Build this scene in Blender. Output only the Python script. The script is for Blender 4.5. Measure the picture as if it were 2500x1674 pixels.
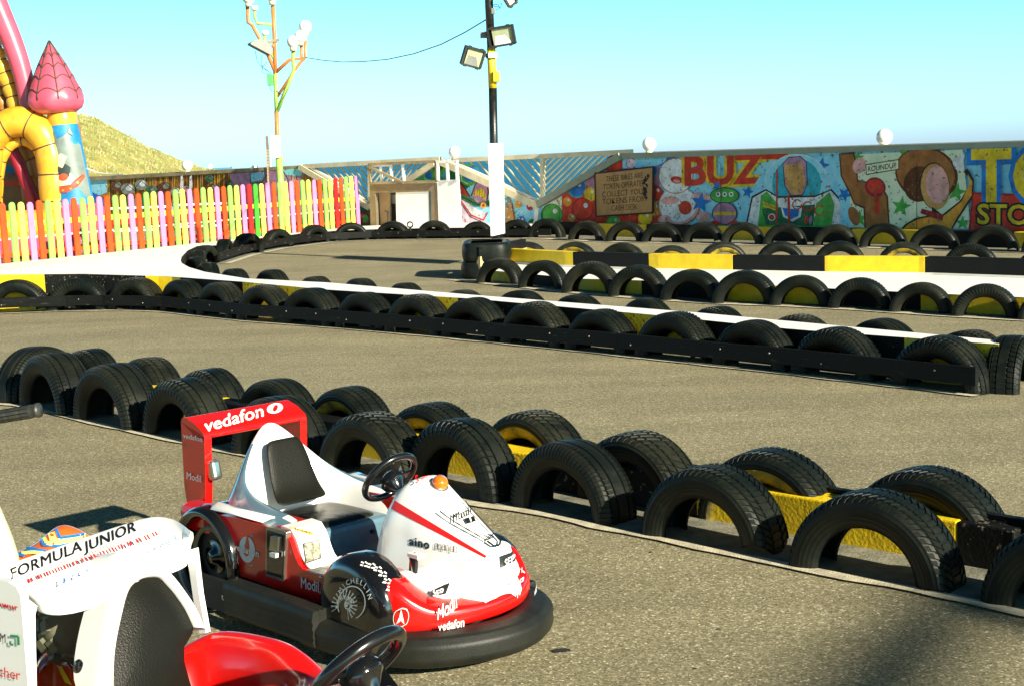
import bpy, bmesh, math, random
from mathutils import Vector, Matrix, noise
from mathutils.bvhtree import BVHTree
rad = math.radians
random.seed(7)
for o in list(bpy.data.objects): bpy.data.objects.remove(o)
S = bpy.context.scene
COL = S.collection
# ---------------------------------------------------------------- camera
CH, CF, CP, CR = 1.55, 3500.0, math.atan(450/3500.0), math.atan(0.0357)
fwd = Vector((0, math.cos(CP), -math.sin(CP)))
r0 = Vector((1, 0, 0)); u0 = r0.cross(fwd)
rgt = math.cos(CR)*r0 - math.sin(CR)*u0
upv = math.cos(CR)*u0 + math.sin(CR)*r0
CC = Vector((0, 0, CH))
cam = bpy.data.cameras.new('camera'); camo = bpy.data.objects.new('camera', cam); COL.objects.link(camo)
cam.sensor_width = 36; cam.lens = CF/2500*36; cam.clip_start = .05; cam.clip_end = 60000
M = Matrix((rgt, upv, -fwd)).transposed().to_4x4(); M.translation = CC
camo.matrix_world = M
S.camera = camo
S.render.resolution_x = 1024; S.render.resolution_y = 685
# ---------------------------------------------------------------- light
AZ, EL = 42.0, 23.3            # sun behind the camera, to the right
sd = Vector((math.sin(rad(AZ))*math.cos(rad(EL)), -math.cos(rad(AZ))*math.cos(rad(EL)), math.sin(rad(EL))))
sl = bpy.data.lights.new('sun', 'SUN'); sl.energy = 5.0; sl.angle = rad(.53); sl.color = (1, .91, .72)
so = bpy.data.objects.new('sun', sl); COL.objects.link(so)
so.rotation_euler = (-sd).to_track_quat('-Z', 'Y').to_euler(); so.location = sd*30
W = bpy.data.worlds.new('World'); S.world = W; W.use_nodes = True
nt = W.node_tree; bg = nt.nodes['Background']
sky = nt.nodes.new('ShaderNodeTexSky'); sky.sky_type = 'NISHITA'; sky.sun_disc = False
sky.sun_elevation = rad(EL); sky.sun_rotation = rad(180-AZ); sky.air_density = 1.0; sky.dust_density = .6; sky.ozone_density = 1.6
SKYMUL = [(0.0, (.60, .90, 1.5)), (.02, (.55, .95, 1.5)), (.06, (.50, 1.05, 1.5)), (.10, (.44, 1.10, 1.5)), (.17, (.3, .6, .66)), (.32, (.10, .20, .22)), (1.0, (.07, .15, .17))]
tc = nt.nodes.new('ShaderNodeTexCoord'); sx = nt.nodes.new('ShaderNodeSeparateXYZ')
rp = nt.nodes.new('ShaderNodeValToRGB'); mx = nt.nodes.new('ShaderNodeMix'); mx.data_type = 'RGBA'; mx.blend_type = 'MULTIPLY'; mx.inputs[0].default_value = 1
while len(rp.color_ramp.elements) < len(SKYMUL): rp.color_ramp.elements.new(.5)
for e, (p, c) in zip(rp.color_ramp.elements, SKYMUL): e.position = p; e.color = (*[k/1.5 for k in c], 1)
nt.links.new(tc.outputs['Generated'], sx.inputs[0]); nt.links.new(sx.outputs['Z'], rp.inputs[0])
nt.links.new(sky.outputs[0], mx.inputs[6]); nt.links.new(rp.outputs[0], mx.inputs[7]); nt.links.new(mx.outputs[2], bg.inputs[0])
bg.inputs[1].default_value = .15
vs = S.view_settings; vs.view_transform = 'Standard'; vs.look = 'None'; vs.exposure = 1.2; vs.gamma = 1; vs.use_curve_mapping = False

def ray(x, y): return fwd*CF + rgt*(x-1250) + upv*(837-y)
def gp(x, y, z=0.0):
    d = ray(x, y); return CC + d*((z-CH)/d.z)
def at(x, y, Y):
    d = ray(x, y); return CC + d*(Y/d.y)
def proj(p):
    v = Vector(p)-CC; w = v.dot(fwd); return (1250+CF*v.dot(rgt)/w, 837-CF*v.dot(upv)/w)
def lerp(a, b, t): return a+(b-a)*t
def plin(pts, x):
    if x <= pts[0][0]: return pts[0][1]
    for (a, b), (c, d) in zip(pts, pts[1:]):
        if x <= c: return lerp(b, d, (x-a)/(c-a))
    (a, b), (c, d) = pts[-2:]; return lerp(b, d, (x-a)/(c-a))
# ---------------------------------------------------------------- materials
MATS = {}
def pm(name, col, rough=.5, var=.12, vs_=4, bump=0, bs=60, coat=0, metal=0, col2=None, spec=.5, fleck=None, emis=None, stretch=None):
    """procedural material: base colour broken up by noise, optional bump, clear coat, second colour and flecks"""
    if name in MATS: return MATS[name]
    m = bpy.data.materials.new(name); m.use_nodes = True; MATS[name] = m
    t = m.node_tree; N = t.nodes; L = t.links; b = N['Principled BSDF']
    b.inputs['Roughness'].default_value = rough; b.inputs['Metallic'].default_value = metal
    b.inputs['Coat Weight'].default_value = coat; b.inputs['Coat Roughness'].default_value = .06
    b.inputs['Specular IOR Level'].default_value = spec
    g = N.new('ShaderNodeTexCoord'); src = g.outputs['Object']
    if stretch:
        mp = N.new('ShaderNodeMapping'); mp.inputs['Scale'].default_value = stretch; L.new(src, mp.inputs[0]); src = mp.outputs[0]
    n = N.new('ShaderNodeTexNoise'); n.inputs['Scale'].default_value = vs_; n.inputs['Detail'].default_value = 6; n.inputs['Roughness'].default_value = .65
    L.new(src, n.inputs['Vector'])
    r = N.new('ShaderNodeValToRGB'); L.new(n.outputs['Fac'], r.inputs[0])
    c2 = col2 if col2 else [max(0, k*(1-var*2)) for k in col]
    c1 = col if col2 else [min(1, k*(1+var*.5)) for k in col]
    r.color_ramp.elements[0].position = .32; r.color_ramp.elements[1].position = .62
    r.color_ramp.elements[0].color = (*c2, 1); r.color_ramp.elements[1].color = (*c1, 1)
    out = r.outputs[0]
    if fleck:
        v = N.new('ShaderNodeTexNoise'); v.inputs['Scale'].default_value = fleck[1]; v.inputs['Detail'].default_value = 3; L.new(src, v.inputs['Vector'])
        q = N.new('ShaderNodeValToRGB'); q.color_ramp.elements[0].position = fleck[2]; q.color_ramp.elements[1].position = fleck[2]+.04
        L.new(v.outputs['Fac'], q.inputs[0]); mm = N.new('ShaderNodeMix'); mm.data_type = 'RGBA'
        L.new(q.outputs[0], mm.inputs[0]); L.new(out, mm.inputs[6]); mm.inputs[7].default_value = (*fleck[0], 1); out = mm.outputs[2]
    L.new(out, b.inputs['Base Color'])
    if emis: L.new(out, b.inputs['Emission Color']); b.inputs['Emission Strength'].default_value = emis
    rr = N.new('ShaderNodeMapRange'); rr.inputs[3].default_value = rough*.8; rr.inputs[4].default_value = min(1, rough*1.2+.02)
    L.new(n.outputs['Fac'], rr.inputs[0]); L.new(rr.outputs[0], b.inputs['Roughness'])
    if bump:
        n2 = N.new('ShaderNodeTexNoise'); n2.inputs['Scale'].default_value = bs; n2.inputs['Detail'].default_value = 4; L.new(src, n2.inputs['Vector'])
        bp = N.new('ShaderNodeBump'); bp.inputs['Strength'].default_value = bump; bp.inputs['Distance'].default_value = .01
        L.new(n2.outputs['Fac'], bp.inputs['Height']); L.new(bp.outputs[0], b.inputs['Normal'])
    return m
# ---------------------------------------------------------------- mesh builder
def frame(o, x, y, z):
    m = Matrix((x, y, z)).transposed().to_4x4(); m.translation = o; return m
class MB:
    def __init__(s): s.v = []; s.f = []; s.m = []; s.sm = []; s.slots = []; s.uv = {}
    def slot(s, mat):
        if mat not in s.slots: s.slots.append(mat)
        return s.slots.index(mat)
    def add(s, vs_, fs, mat, smooth=False):
        b = len(s.v); k = s.slot(mat); s.v += [tuple(p) for p in vs_]
        for f in fs: s.f.append([i+b for i in f]); s.m.append(k); s.sm.append(smooth)
        return s
    def box(s, c, d, mat, rot=None):
        x, y, z = [k/2 for k in d]; R = rot or Matrix.Identity(3); c = Vector(c)
        P = [c+R@Vector((a*x, b*y, e*z)) for a in (-1, 1) for b in (-1, 1) for e in (-1, 1)]
        return s.add(P, [(0, 1, 3, 2), (4, 6, 7, 5), (0, 4, 5, 1), (2, 3, 7, 6), (0, 2, 6, 4), (1, 5, 7, 3)], mat)
    def beam(s, a, b, w, h, mat, upd=(0, 0, 1)):
        a = Vector(a); b = Vector(b); x = (b-a); L = x.length; x.normalize(); y = Vector(upd).cross(x).normalized(); z = x.cross(y)
        return s.box((a+b)/2, (L, w, h), mat, Matrix((x, y, z)).transposed())
    def tube(s, P, r, mat, n=12, caps=True, closed=False):
        P = [Vector(p) for p in P]; rs = r if isinstance(r, (list, tuple)) else [r]*len(P); vs_ = []; pu = None
        N = len(P)
        for i, p in enumerate(P):
            t = ((P[(i+1) % N]-P[i-1]) if closed else (P[min(i+1, N-1)]-P[max(i-1, 0)])).normalized()
            if pu is None: pu = t.cross(Vector((0, 0, 1))); pu = pu if pu.length > .01 else t.cross(Vector((1, 0, 0)))
            a = (pu-t*pu.dot(t)).normalized(); pu = a; b = t.cross(a)
            for k in range(n):
                q = 2*math.pi*k/n; vs_.append(p+(a*math.cos(q)+b*math.sin(q))*rs[i])
        fs = []
        for i in range(N if closed else N-1):
            for k in range(n):
                j = (i+1) % N; fs.append((i*n+k, i*n+(k+1) % n, j*n+(k+1) % n, j*n+k))
        if caps and not closed: fs.append(list(range(n))[::-1]); fs.append([(N-1)*n+k for k in range(n)])
        return s.add(vs_, fs, mat, True)
    def lathe(s, prof, mat, mx=None, n=32, a0=0, a1=360, closed=False):
        """profile (radius, height) turned round local z"""
        full = abs(a1-a0-360) < .01; K = n if full else n+1; vs_ = []; m = mx or Matrix.Identity(4); np_ = len(prof)
        for i in range(K):
            q = rad(a0+(a1-a0)*i/n)
            for r, h in prof: vs_.append(m@Vector((r*math.cos(q), r*math.sin(q), h)))
        fs = []
        for i in range(n):
            j = (i+1) % K
            for k in range(np_ if closed else np_-1): fs.append((i*np_+k, j*np_+k, j*np_+(k+1) % np_, i*np_+(k+1) % np_))
        return s.add(vs_, fs, mat, True)
    def sphere(s, c, r, mat, n=20, sc=(1, 1, 1)):
        prof = [(r*math.sin(math.pi*k/(n//2))+1e-5, -r*math.cos(math.pi*k/(n//2))) for k in range(n//2+1)]
        return s.lathe(prof, mat, Matrix.Translation(c)@Matrix.Diagonal((*sc, 1)), n)
    def prism(s, pts, ext, mat, side=None):
        n = len(pts); ext = Vector(ext); P = [Vector(p) for p in pts]
        s.add(P+[p+ext for p in P], [list(range(n))[::-1], [n+k for k in range(n)]], mat)
        return s.add(P+[p+ext for p in P], [(k, (k+1) % n, n+(k+1) % n, n+k) for k in range(n)], side or mat)
    def poly(s, pts, mat): return s.add(pts, [list(range(len(pts)))], mat)
    def grid(s, rows, mat, closed=False, smooth=True, flip=False):
        n = len(rows[0]); vs_ = [p for r in rows for p in r]; fs = []
        for i in range(len(rows)-1):
            for k in range(n if closed else n-1):
                f = [i*n+k, i*n+(k+1) % n, (i+1)*n+(k+1) % n, (i+1)*n+k]; fs.append(f[::-1] if flip else f)
        return s.add(vs_, fs, mat, smooth)
    def build(s, name, parent=None, sub=0, bevel=0, merge=0, solid=0, inv=None, autosm=True):
        me = bpy.data.meshes.new(name); me.from_pydata(s.v, [], s.f)
        for m in s.slots: me.materials.append(m)
        me.polygons.foreach_set('material_index', s.m); me.polygons.foreach_set('use_smooth', s.sm)
        if inv is not None: me.transform(inv)
        bm = bmesh.new(); bm.from_mesh(me)
        if merge: bmesh.ops.remove_doubles(bm, verts=bm.verts, dist=merge)
        bmesh.ops.recalc_face_normals(bm, faces=bm.faces) if merge or sub else None
        bm.to_mesh(me); bm.free(); me.update()
        o = bpy.data.objects.new(name, me); COL.objects.link(o)
        if parent: o.parent = parent
        if solid: q = o.modifiers.new('thick', 'SOLIDIFY'); q.thickness = solid; q.offset = -1
        if bevel: q = o.modifiers.new('bevel', 'BEVEL'); q.width = bevel; q.segments = 2; q.limit_method = 'ANGLE'; q.angle_limit = rad(40)
        if sub: q = o.modifiers.new('sub', 'SUBSURF'); q.levels = sub; q.render_levels = sub
        return o
def tag(o, label=None, cat=None, group=None, kind=None):
    if label: o['label'] = label
    if cat: o['category'] = cat
    if group: o['group'] = group
    if kind: o['kind'] = kind
    return o
def thing(name, label, cat, loc=(0, 0, 0), rz=0, group=None):
    o = bpy.data.objects.new(name, None); COL.objects.link(o); o.location = loc; o.rotation_euler = (0, 0, rz); o.empty_display_size = .1
    return tag(o, label, cat, group)
def pinv(o): return (Matrix.Translation(o.location)@o.rotation_euler.to_matrix().to_4x4()).inverted()
def text2d(txt, size=1.0, shear=0, bold=0, space=1.0, res=3):
    """lettering as flat 2-D triangles: list of points and faces, centred on the origin"""
    c = bpy.data.curves.new('t', 'FONT'); c.body = txt; c.size = size; c.align_x = 'CENTER'; c.align_y = 'CENTER'
    c.resolution_u = res; c.shear = shear; c.offset = bold; c.space_character = space
    o = bpy.data.objects.new('t', c); COL.objects.link(o); bpy.context.view_layer.update()
    me = o.to_mesh(); P = [(v.co.x, v.co.y) for v in me.vertices]; Fs = [list(p.vertices) for p in me.polygons]
    o.to_mesh_clear(); bpy.data.objects.remove(o); bpy.data.curves.remove(c)
    return P, Fs
def letter(mb, txt, fn, mat, size, shear=0, bold=0, space=1.0, res=3):
    P, Fs = text2d(txt, size, shear, bold, space, res)
    mb.add([fn(x, y) for x, y in P], Fs, mat)
def ordinal(n): return ['first','second','third','fourth','fifth','sixth','seventh','eighth','ninth','tenth','eleventh','twelfth','thirteenth','fourteenth','fifteenth','sixteenth','seventeenth','eighteenth'][n]
# ================================================================ setting
def asphalt():
    m = bpy.data.materials.new('asphalt'); m.use_nodes = True; t = m.node_tree; N = t.nodes; L = t.links; b = N['Principled BSDF']
    g = N.new('ShaderNodeTexCoord')
    vo = N.new('ShaderNodeTexVoronoi'); vo.inputs['Scale'].default_value = 155; L.new(g.outputs['Object'], vo.inputs['Vector'])
    r = N.new('ShaderNodeValToRGB'); r.color_ramp.interpolation = 'LINEAR'
    sp = N.new('ShaderNodeSeparateColor'); L.new(vo.outputs['Color'], sp.inputs[0]); L.new(sp.outputs[0], r.inputs[0])
    cols = [(0, (.125, .112, .062)), (.3, (.215, .191, .111)), (.6, (.265, .236, .142)), (.88, (.335, .30, .188)), (.97, (.50, .45, .31)), (1, (.74, .68, .50))]
    while len(r.color_ramp.elements) < len(cols): r.color_ramp.elements.new(.5)
    for e, (p, c) in zip(r.color_ramp.elements, cols): e.position = p; e.color = (*c, 1)
    n = N.new('ShaderNodeTexNoise'); n.inputs['Scale'].default_value = 1.1; n.inputs['Detail'].default_value = 8; n.inputs['Roughness'].default_value = .6
    L.new(g.outputs['Object'], n.inputs['Vector'])
    q = N.new('ShaderNodeMapRange'); q.inputs[1].default_value = .3; q.inputs[2].default_value = .7; q.inputs[3].default_value = .86; q.inputs[4].default_value = 1.12; L.new(n.outputs['Fac'], q.inputs[0])
    n3 = N.new('ShaderNodeTexNoise'); n3.inputs['Scale'].default_value = 38; n3.inputs['Detail'].default_value = 5; L.new(g.outputs['Object'], n3.inputs['Vector'])
    q3 = N.new('ShaderNodeMapRange'); q3.inputs[1].default_value = .3; q3.inputs[2].default_value = .7; q3.inputs[3].default_value = .84; q3.inputs[4].default_value = 1.16; L.new(n3.outputs['Fac'], q3.inputs[0])
    mp4 = N.new('ShaderNodeMapping'); mp4.inputs['Rotation'].default_value = (0, 0, rad(48)); mp4.inputs['Scale'].default_value = (.12, 1.3, 1); L.new(g.outputs['Object'], mp4.inputs[0])
    n4 = N.new('ShaderNodeTexNoise'); n4.inputs['Scale'].default_value = 1.6; n4.inputs['Detail'].default_value = 5; L.new(mp4.outputs[0], n4.inputs['Vector'])
    q4 = N.new('ShaderNodeMapRange'); q4.inputs[1].default_value = .42; q4.inputs[2].default_value = .60; q4.inputs[3].default_value = .90; q4.inputs[4].default_value = 1.04; L.new(n4.outputs['Fac'], q4.inputs[0])
    m0 = N.new('ShaderNodeMath'); m0.operation = 'MULTIPLY'; L.new(q.outputs[0], m0.inputs[0]); L.new(q4.outputs[0], m0.inputs[1])
    mu = N.new('ShaderNodeMath'); mu.operation = 'MULTIPLY'; L.new(m0.outputs[0], mu.inputs[0]); L.new(q3.outputs[0], mu.inputs[1])
    mm = N.new('ShaderNodeVectorMath'); mm.operation = 'SCALE'; L.new(r.outputs[0], mm.inputs[0]); L.new(mu.outputs[0], mm.inputs['Scale'])
    L.new(mm.outputs[0], b.inputs['Base Color']); b.inputs['Roughness'].default_value = .92; b.inputs['Specular IOR Level'].default_value = .25
    bp = N.new('ShaderNodeBump'); bp.inputs['Strength'].default_value = .7; bp.inputs['Distance'].default_value = .006
    L.new(sp.outputs[0], bp.inputs['Height']); L.new(bp.outputs[0], b.inputs['Normal'])
    return m
M_ASPH = asphalt()
M_CONC = pm('worn_concrete', (.24, .23, .17), .9, .2, 9, .5, 90, col2=(.09, .095, .07))
M_CONCP = pm('pale_kerb_edge', (.64, .58, .42), .9, .15, 14, .5, 120, col2=(.38, .34, .24))
M_WHITE = pm('white_masonry_paint', (.88, .87, .84), .6, .03, 2, .25, 120, fleck=((.50, .47, .38), 7, .70))
M_YEL = pm('yellow_masonry_paint', (.80, .55, .008), .5, .10, 6, .35, 70)
M_BLK = pm('black_masonry_paint', (.004, .0045, .004), .6, .3, 8, .4, 60, spec=.22)
M_BLKW = pm('worn_black_masonry_paint', (.004, .0045, .004), .6, .3, 8, .4, 60, spec=.22, fleck=((.14, .13, .085), 34, .63))
M_YELW = pm('worn_yellow_masonry_paint', (.78, .54, .010), .55, .12, 6, .5, 60, fleck=((.05, .045, .02), 34, .61))
g = MB(); GX = [-40, -14, -8, -4, 0, 4, 8, 14, 40]; GY = [-20, -4, 2, 6, 12, 20, 27, 34, 46]
g.grid([[(x, y, 0) for x in GX] for y in GY], M_ASPH, smooth=False)
tag(g.build('ground'), kind='structure')
# bank below the sea wall, and the sea
M_BANK = pm('bank_grass', (.16, .15, .05), .95, .3, 1.5, .6, 20)
g = MB(); g.grid([[(x, 46, -.0) for x in (-300, -40, 40, 300)], [(x, 50, -4.0) for x in (-300, -40, 40, 300)], [(x, 60, -9.2) for x in (-300, -40, 40, 300)]], M_BANK, smooth=False)
g.grid([[(-300, -20, -.01), (-40, -20, -.01)], [(-300, 46, -.01), (-40, 46, -.01)]], M_BANK, smooth=False)
g.grid([[(40, -20, -.01), (300, -20, -.01)], [(40, 46, -.01), (300, 46, -.01)]], M_BANK, smooth=False)
tag(g.build('terrain'), kind='structure')
def seamat():
    m = bpy.data.materials.new('sea_water'); m.use_nodes = True; t = m.node_tree; N = t.nodes; L = t.links; b = N['Principled BSDF']
    g = N.new('ShaderNodeTexCoord'); mp = N.new('ShaderNodeMapping'); mp.inputs['Scale'].default_value = (.9, .12, 1); L.new(g.outputs['Object'], mp.inputs[0])
    n = N.new('ShaderNodeTexNoise'); n.inputs['Scale'].default_value = 1.0; n.inputs['Detail'].default_value = 8; n.inputs['Roughness'].default_value = .7; L.new(mp.outputs[0], n.inputs['Vector'])
    r = N.new('ShaderNodeValToRGB'); r.color_ramp.elements[0].position = .38; r.color_ramp.elements[1].position = .62
    r.color_ramp.elements[0].color = (.003, .05, .13, 1); r.color_ramp.elements[1].color = (.02, .26, .44, 1)
    L.new(n.outputs['Fac'], r.inputs[0]); L.new(r.outputs[0], b.inputs['Base Color']); b.inputs['Roughness'].default_value = .55; b.inputs['Specular IOR Level'].default_value = .25
    bp = N.new('ShaderNodeBump'); bp.inputs['Strength'].default_value = .8; bp.inputs['Distance'].default_value = .6; L.new(n.outputs['Fac'], bp.inputs['Height']); L.new(bp.outputs[0], b.inputs['Normal'])
    return m
g = MB(); g.add([(-26000, 55, -9), (26000, 55, -9), (26000, 24000, -9), (-26000, 24000, -9)], [(0, 1, 2, 3)], seamat())
tag(g.build('sea'), kind='structure')
# grassy headland on the left
M_HILL = pm('dune_grass', (.36, .31, .09), .95, .3, .9, .9, 6, col2=(.16, .17, .035), fleck=((.45, .40, .22), 3.5, .60), stretch=(1, 1, .55))
HT = [(-60, 180), (60, 235), (120, 262), (190, 281), (240, 298), (300, 328), (360, 360), (420, 385), (470, 404), (500, 413), (530, 416), (560, 418)]
g = MB(); rows = []
for j in range(34):
    t = j/33; row = []
    for i in range(90):
        x = -160+760*i/89; Yr = 62+30*t+ (x+160)*.01
        ytop = plin(HT, x)+12*0; top = at(x, ytop, 92+(x+160)*.01); bot = at(x, 470, 62+(x+160)*.01); bz = bot.z-1.5
        p = Vector((lerp(bot.x, top.x, t), lerp(bot.y, top.y, t), lerp(bz, top.z, 1-(1-t)**1.6)))
        k = noise.noise(p*.35)*.5+noise.noise(p*1.1)*.3+noise.noise(p*3.5)*.14; p.z += k*(.6 if t < .97 else .25); row.append(p)
    rows.append(row)
row = [Vector((p.x*1.15, p.y+30, -9)) for p in rows[-1]]; rows.append(row)
g.grid(rows, M_HILL); hill = g.build('hill'); tag(hill, kind='structure')
M_TUFT = pm('marram_tuft', (.42, .38, .18), .9, .3, 1.2, col2=(.13, .21, .03))
g = MB()
for k in range(5200):
    j = random.random()**.8*32.9; i = random.random()*88.9; a = rows[int(j)][int(i)]; b = rows[int(j)+1][int(i)+1]; p = a.lerp(b, random.random())
    if noise.noise(p*.25) < -.25: continue
    hgt = random.uniform(.08, .26); d = Vector((random.uniform(-.25, .45), random.uniform(-.2, .2), 1))*hgt; w = Vector((random.uniform(.02, .06), 0, 0))
    g.add([p-w, p+w, p+d*.6+w*.6, p+d], [(0, 1, 2, 3)], M_TUFT)
tag(g.build('marram_grass'), 'clumps of dry yellow marram grass covering the headland behind the wall', 'grass', kind='stuff')
# distant cargo ship
M_HULL = pm('hazy_blue_hull', (.05, .22, .34), .6, .1); M_SUPER = pm('ship_white', (.75, .75, .72), .5, .05)
sp = at(536, 411, 9000); sx_ = 9000/3500
t = thing('cargo_ship', 'distant blue cargo ship with white bridge on the horizon above the wall', 'ship', (sp.x, 9000, -9))
g = MB(); hl = [(-27*sx_, 0), (27*sx_, 0), (30*sx_, 7.6*sx_), (22*sx_, 5.8*sx_), (-28*sx_, 5.2*sx_)]
g.prism([(x, -9, z) for x, z in hl], (0, 18, 0), M_HULL); g.build('hull', t)
g = MB(); g.box((-21*sx_, 0, 9*sx_), (9*sx_, 16, 8*sx_), M_SUPER); g.box((-22*sx_, 0, 14.2*sx_), (4*sx_, 8, 3*sx_), M_SUPER); g.build('bridge', t)
g = MB(); g.box((23*sx_, 0, 9*sx_), (1.4*sx_, 3, 7*sx_), M_SUPER); g.build('mast', t)

# small marks on the asphalt
M_STAIN = pm('oil_stain', (.030, .030, .022), .5, .2, 30); M_PALE = pm('pale_scuff', (.50, .46, .34), .9, .2, 40)
random.seed(21); g = MB()
def blot(x, y, rx, ry, m, z=.003):
    c = gp(x, y); n = 14; g.poly([Vector((c.x+rx*math.cos(q)*random.uniform(.8, 1.15), c.y+ry*math.sin(q)*random.uniform(.8, 1.15), z)) for q in [2*math.pi*k/n for k in range(n)]], m)
blot(1370, 1588, .032, .020, M_STAIN)
for k in range(26): blot(random.uniform(0, 2500), random.uniform(800, 1670), random.uniform(.004, .010), random.uniform(.004, .010), M_STAIN if k % 3 else M_PALE)
tag(g.build('asphalt_marks'), 'scattered dark spots and pale specks on the asphalt track', 'marks', kind='stuff')
# ================================================================ sea wall with murals
M_RAILG = pm('grey_coping_paint_and_rail_shade', (.30, .34, .25), .6, .1, 3, .1, 40)
M_RAILC = pm('cream_rail_paint', (.74, .64, .42), .6, .12, 3, .1, 40)
M_RAILD = pm('weathered_rail_timber', (.34, .27, .15), .75, .2, 3, .3, 40)
M_TOPW = pm('white_coping_top', (.85, .82, .72), .5, .05)
M_SLAT = pm('lattice_slat_paint', (.66, .56, .32), .7, .15, 3)
def paint(name, col, col2=None, dirt=True):
    g_ = 1.75; col = tuple(min(.9, k*g_) for k in col); col2 = tuple(min(.9, k*g_) for k in col2) if col2 else None
    return pm('mural_'+name, col, .75, .22, 5, .3, 60, fleck=((.20, .17, .10), 16, .62) if dirt else None, col2=col2, spec=.2)
P_SKY = paint('pale_blue', (.22, .46, .55), (.12, .36, .52)); P_TEAL = paint('teal', (.03, .27, .34)); P_PALE = paint('pale_green', (.50, .56, .38), (.36, .45, .30))
P_RED = paint('red', (.42, .035, .02)); P_DRED = paint('dark_red', (.24, .02, .02)); P_YEL = paint('yellow', (.62, .36, .02)); P_ORG = paint('orange', (.62, .22, .03))
P_GRN = paint('green', (.06, .28, .05)); P_DGRN = paint('dark_green', (.015, .10, .04)); P_BLU = paint('blue', (.015, .13, .40)); P_PUR = paint('mauve', (.30, .15, .24))
P_WHT = paint('white', (.66, .63, .52)); P_BLK = paint('black', (.02, .02, .018), dirt=False); P_BRN = paint('brown', (.26, .10, .03)); P_DBRN = paint('dark_brown', (.09, .03, .012))
P_PINK = paint('pink', (.55, .26, .24)); P_TAN = paint('tan', (.42, .22, .07)); P_LIL = paint('lilac', (.55, .38, .46)); P_BAM = paint('bamboo', (.36, .15, .02), (.10, .035, .008)); P_GREY = paint('grey', (.16, .18, .16))
zB = .2
A1 = gp(1313, 545, zB); A0 = gp(1123, 545, zB); A0 = A1+(A0-A1)*10; B0 = A1.copy(); B1 = gp(2620, 573, zB)
class Plane:
    def __init__(s, a, b):
        s.a = Vector((a.x, a.y, 0)); d = Vector((b.x-a.x, b.y-a.y, 0)); s.L = d.length; s.x = d.normalized(); s.n = Vector((s.x.y, -s.x.x, 0))   # n faces the camera
    def P(s, px, py, off=0.0):
        o = s.a+s.n*off; d = ray(px, py); return CC+d*((o-CC).dot(s.n)/d.dot(s.n))
    def uz(s, px, py):
        p = s.P(px, py); return ((p-s.a).dot(s.x), p.z)
    def W(s, u, z, off=0.0): return s.a+s.x*u+s.n*off+Vector((0, 0, z))
PA, PB = Plane(A0, A1), Plane(B0, B1)
def zat(P, px, py): return P.uz(px, py)[1]
TH = .10
def panel(mb, P, pts, mat, th=TH):
    q = [P.W(*P.uz(x, y)) if not isinstance(y, str) else P.W(P.uz(x, 400)[0], float(y)) for x, y in pts]
    mb.prism(q, -P.n*th, mat)
class Mural:
    """flat painting: each shape a thin layer of paint 1.5 mm proud of the one below"""
    def __init__(s, mb, P, k0=1): s.mb = mb; s.P = P; s.k = k0
    def lay(s): s.k += 1; return .0003*s.k+.002
    def poly(s, pts, mat): o = s.lay(); s.mb.poly([s.P.P(x, y, o) for x, y in pts], mat)
    def ell(s, cx, cy, rx, ry, mat, a=0, n=22):
        o = s.lay(); ca, sa = math.cos(rad(a)), math.sin(rad(a))
        s.mb.poly([s.P.P(cx+rx*math.cos(q)*ca-ry*math.sin(q)*sa, cy+rx*math.cos(q)*sa+ry*math.sin(q)*ca, o) for q in [2*math.pi*k/n for k in range(n)]], mat)
    def line(s, pts, w, mat):
        o = s.lay()
        for (a, b), (c, d) in zip(pts, pts[1:]):
            L = math.hypot(c-a, d-b) or 1; nx, ny = -(d-b)/L*w/2, (c-a)/L*w/2; ex, ey = (c-a)/L*w*.25, (d-b)/L*w*.25
            s.mb.poly([s.P.P(a+nx-ex, b+ny-ey, o), s.P.P(c+nx+ex, d+ny+ey, o), s.P.P(c-nx+ex, d-ny+ey, o), s.P.P(a-nx-ex, b-ny-ey, o)], mat)
    def star(s, cx, cy, r, mat, a=0, k=.42):
        s.poly([(cx+(r if i % 2 == 0 else r*k)*math.sin(rad(a+36*i)), cy-(r if i % 2 == 0 else r*k)*math.cos(rad(a+36*i))) for i in range(10)], mat)
    def ball(s, cx, cy, rx, ry, m1, m2, m3=None):
        s.ell(cx, cy, rx, ry, m2); s.ell(cx+rx*.06, cy-ry*.05, rx*.88, ry*.88, m1); s.ell(cx+rx*.3, cy-ry*.35, rx*.2, ry*.22, m3 or P_WHT)
    def text(s, txt, cx, cy, h, mat, slope=-.03, bold=0, sx=1.0, out=None, space=1, shear=0):
        Pn, Fs = text2d(txt, 1.0, shear, bold, space)
        for m, w in ([(out, 1)] if out else [])+[(mat, 0)]:
            if w: Q, F = text2d(txt, 1.0, shear, bold+.07, space)
            else: Q, F = Pn, Fs
            o = s.lay(); s.mb.add([s.P.P(cx+x*h*sx, cy-y*h+x*h*sx*slope, o) for x, y in Q], F, m)

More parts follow.
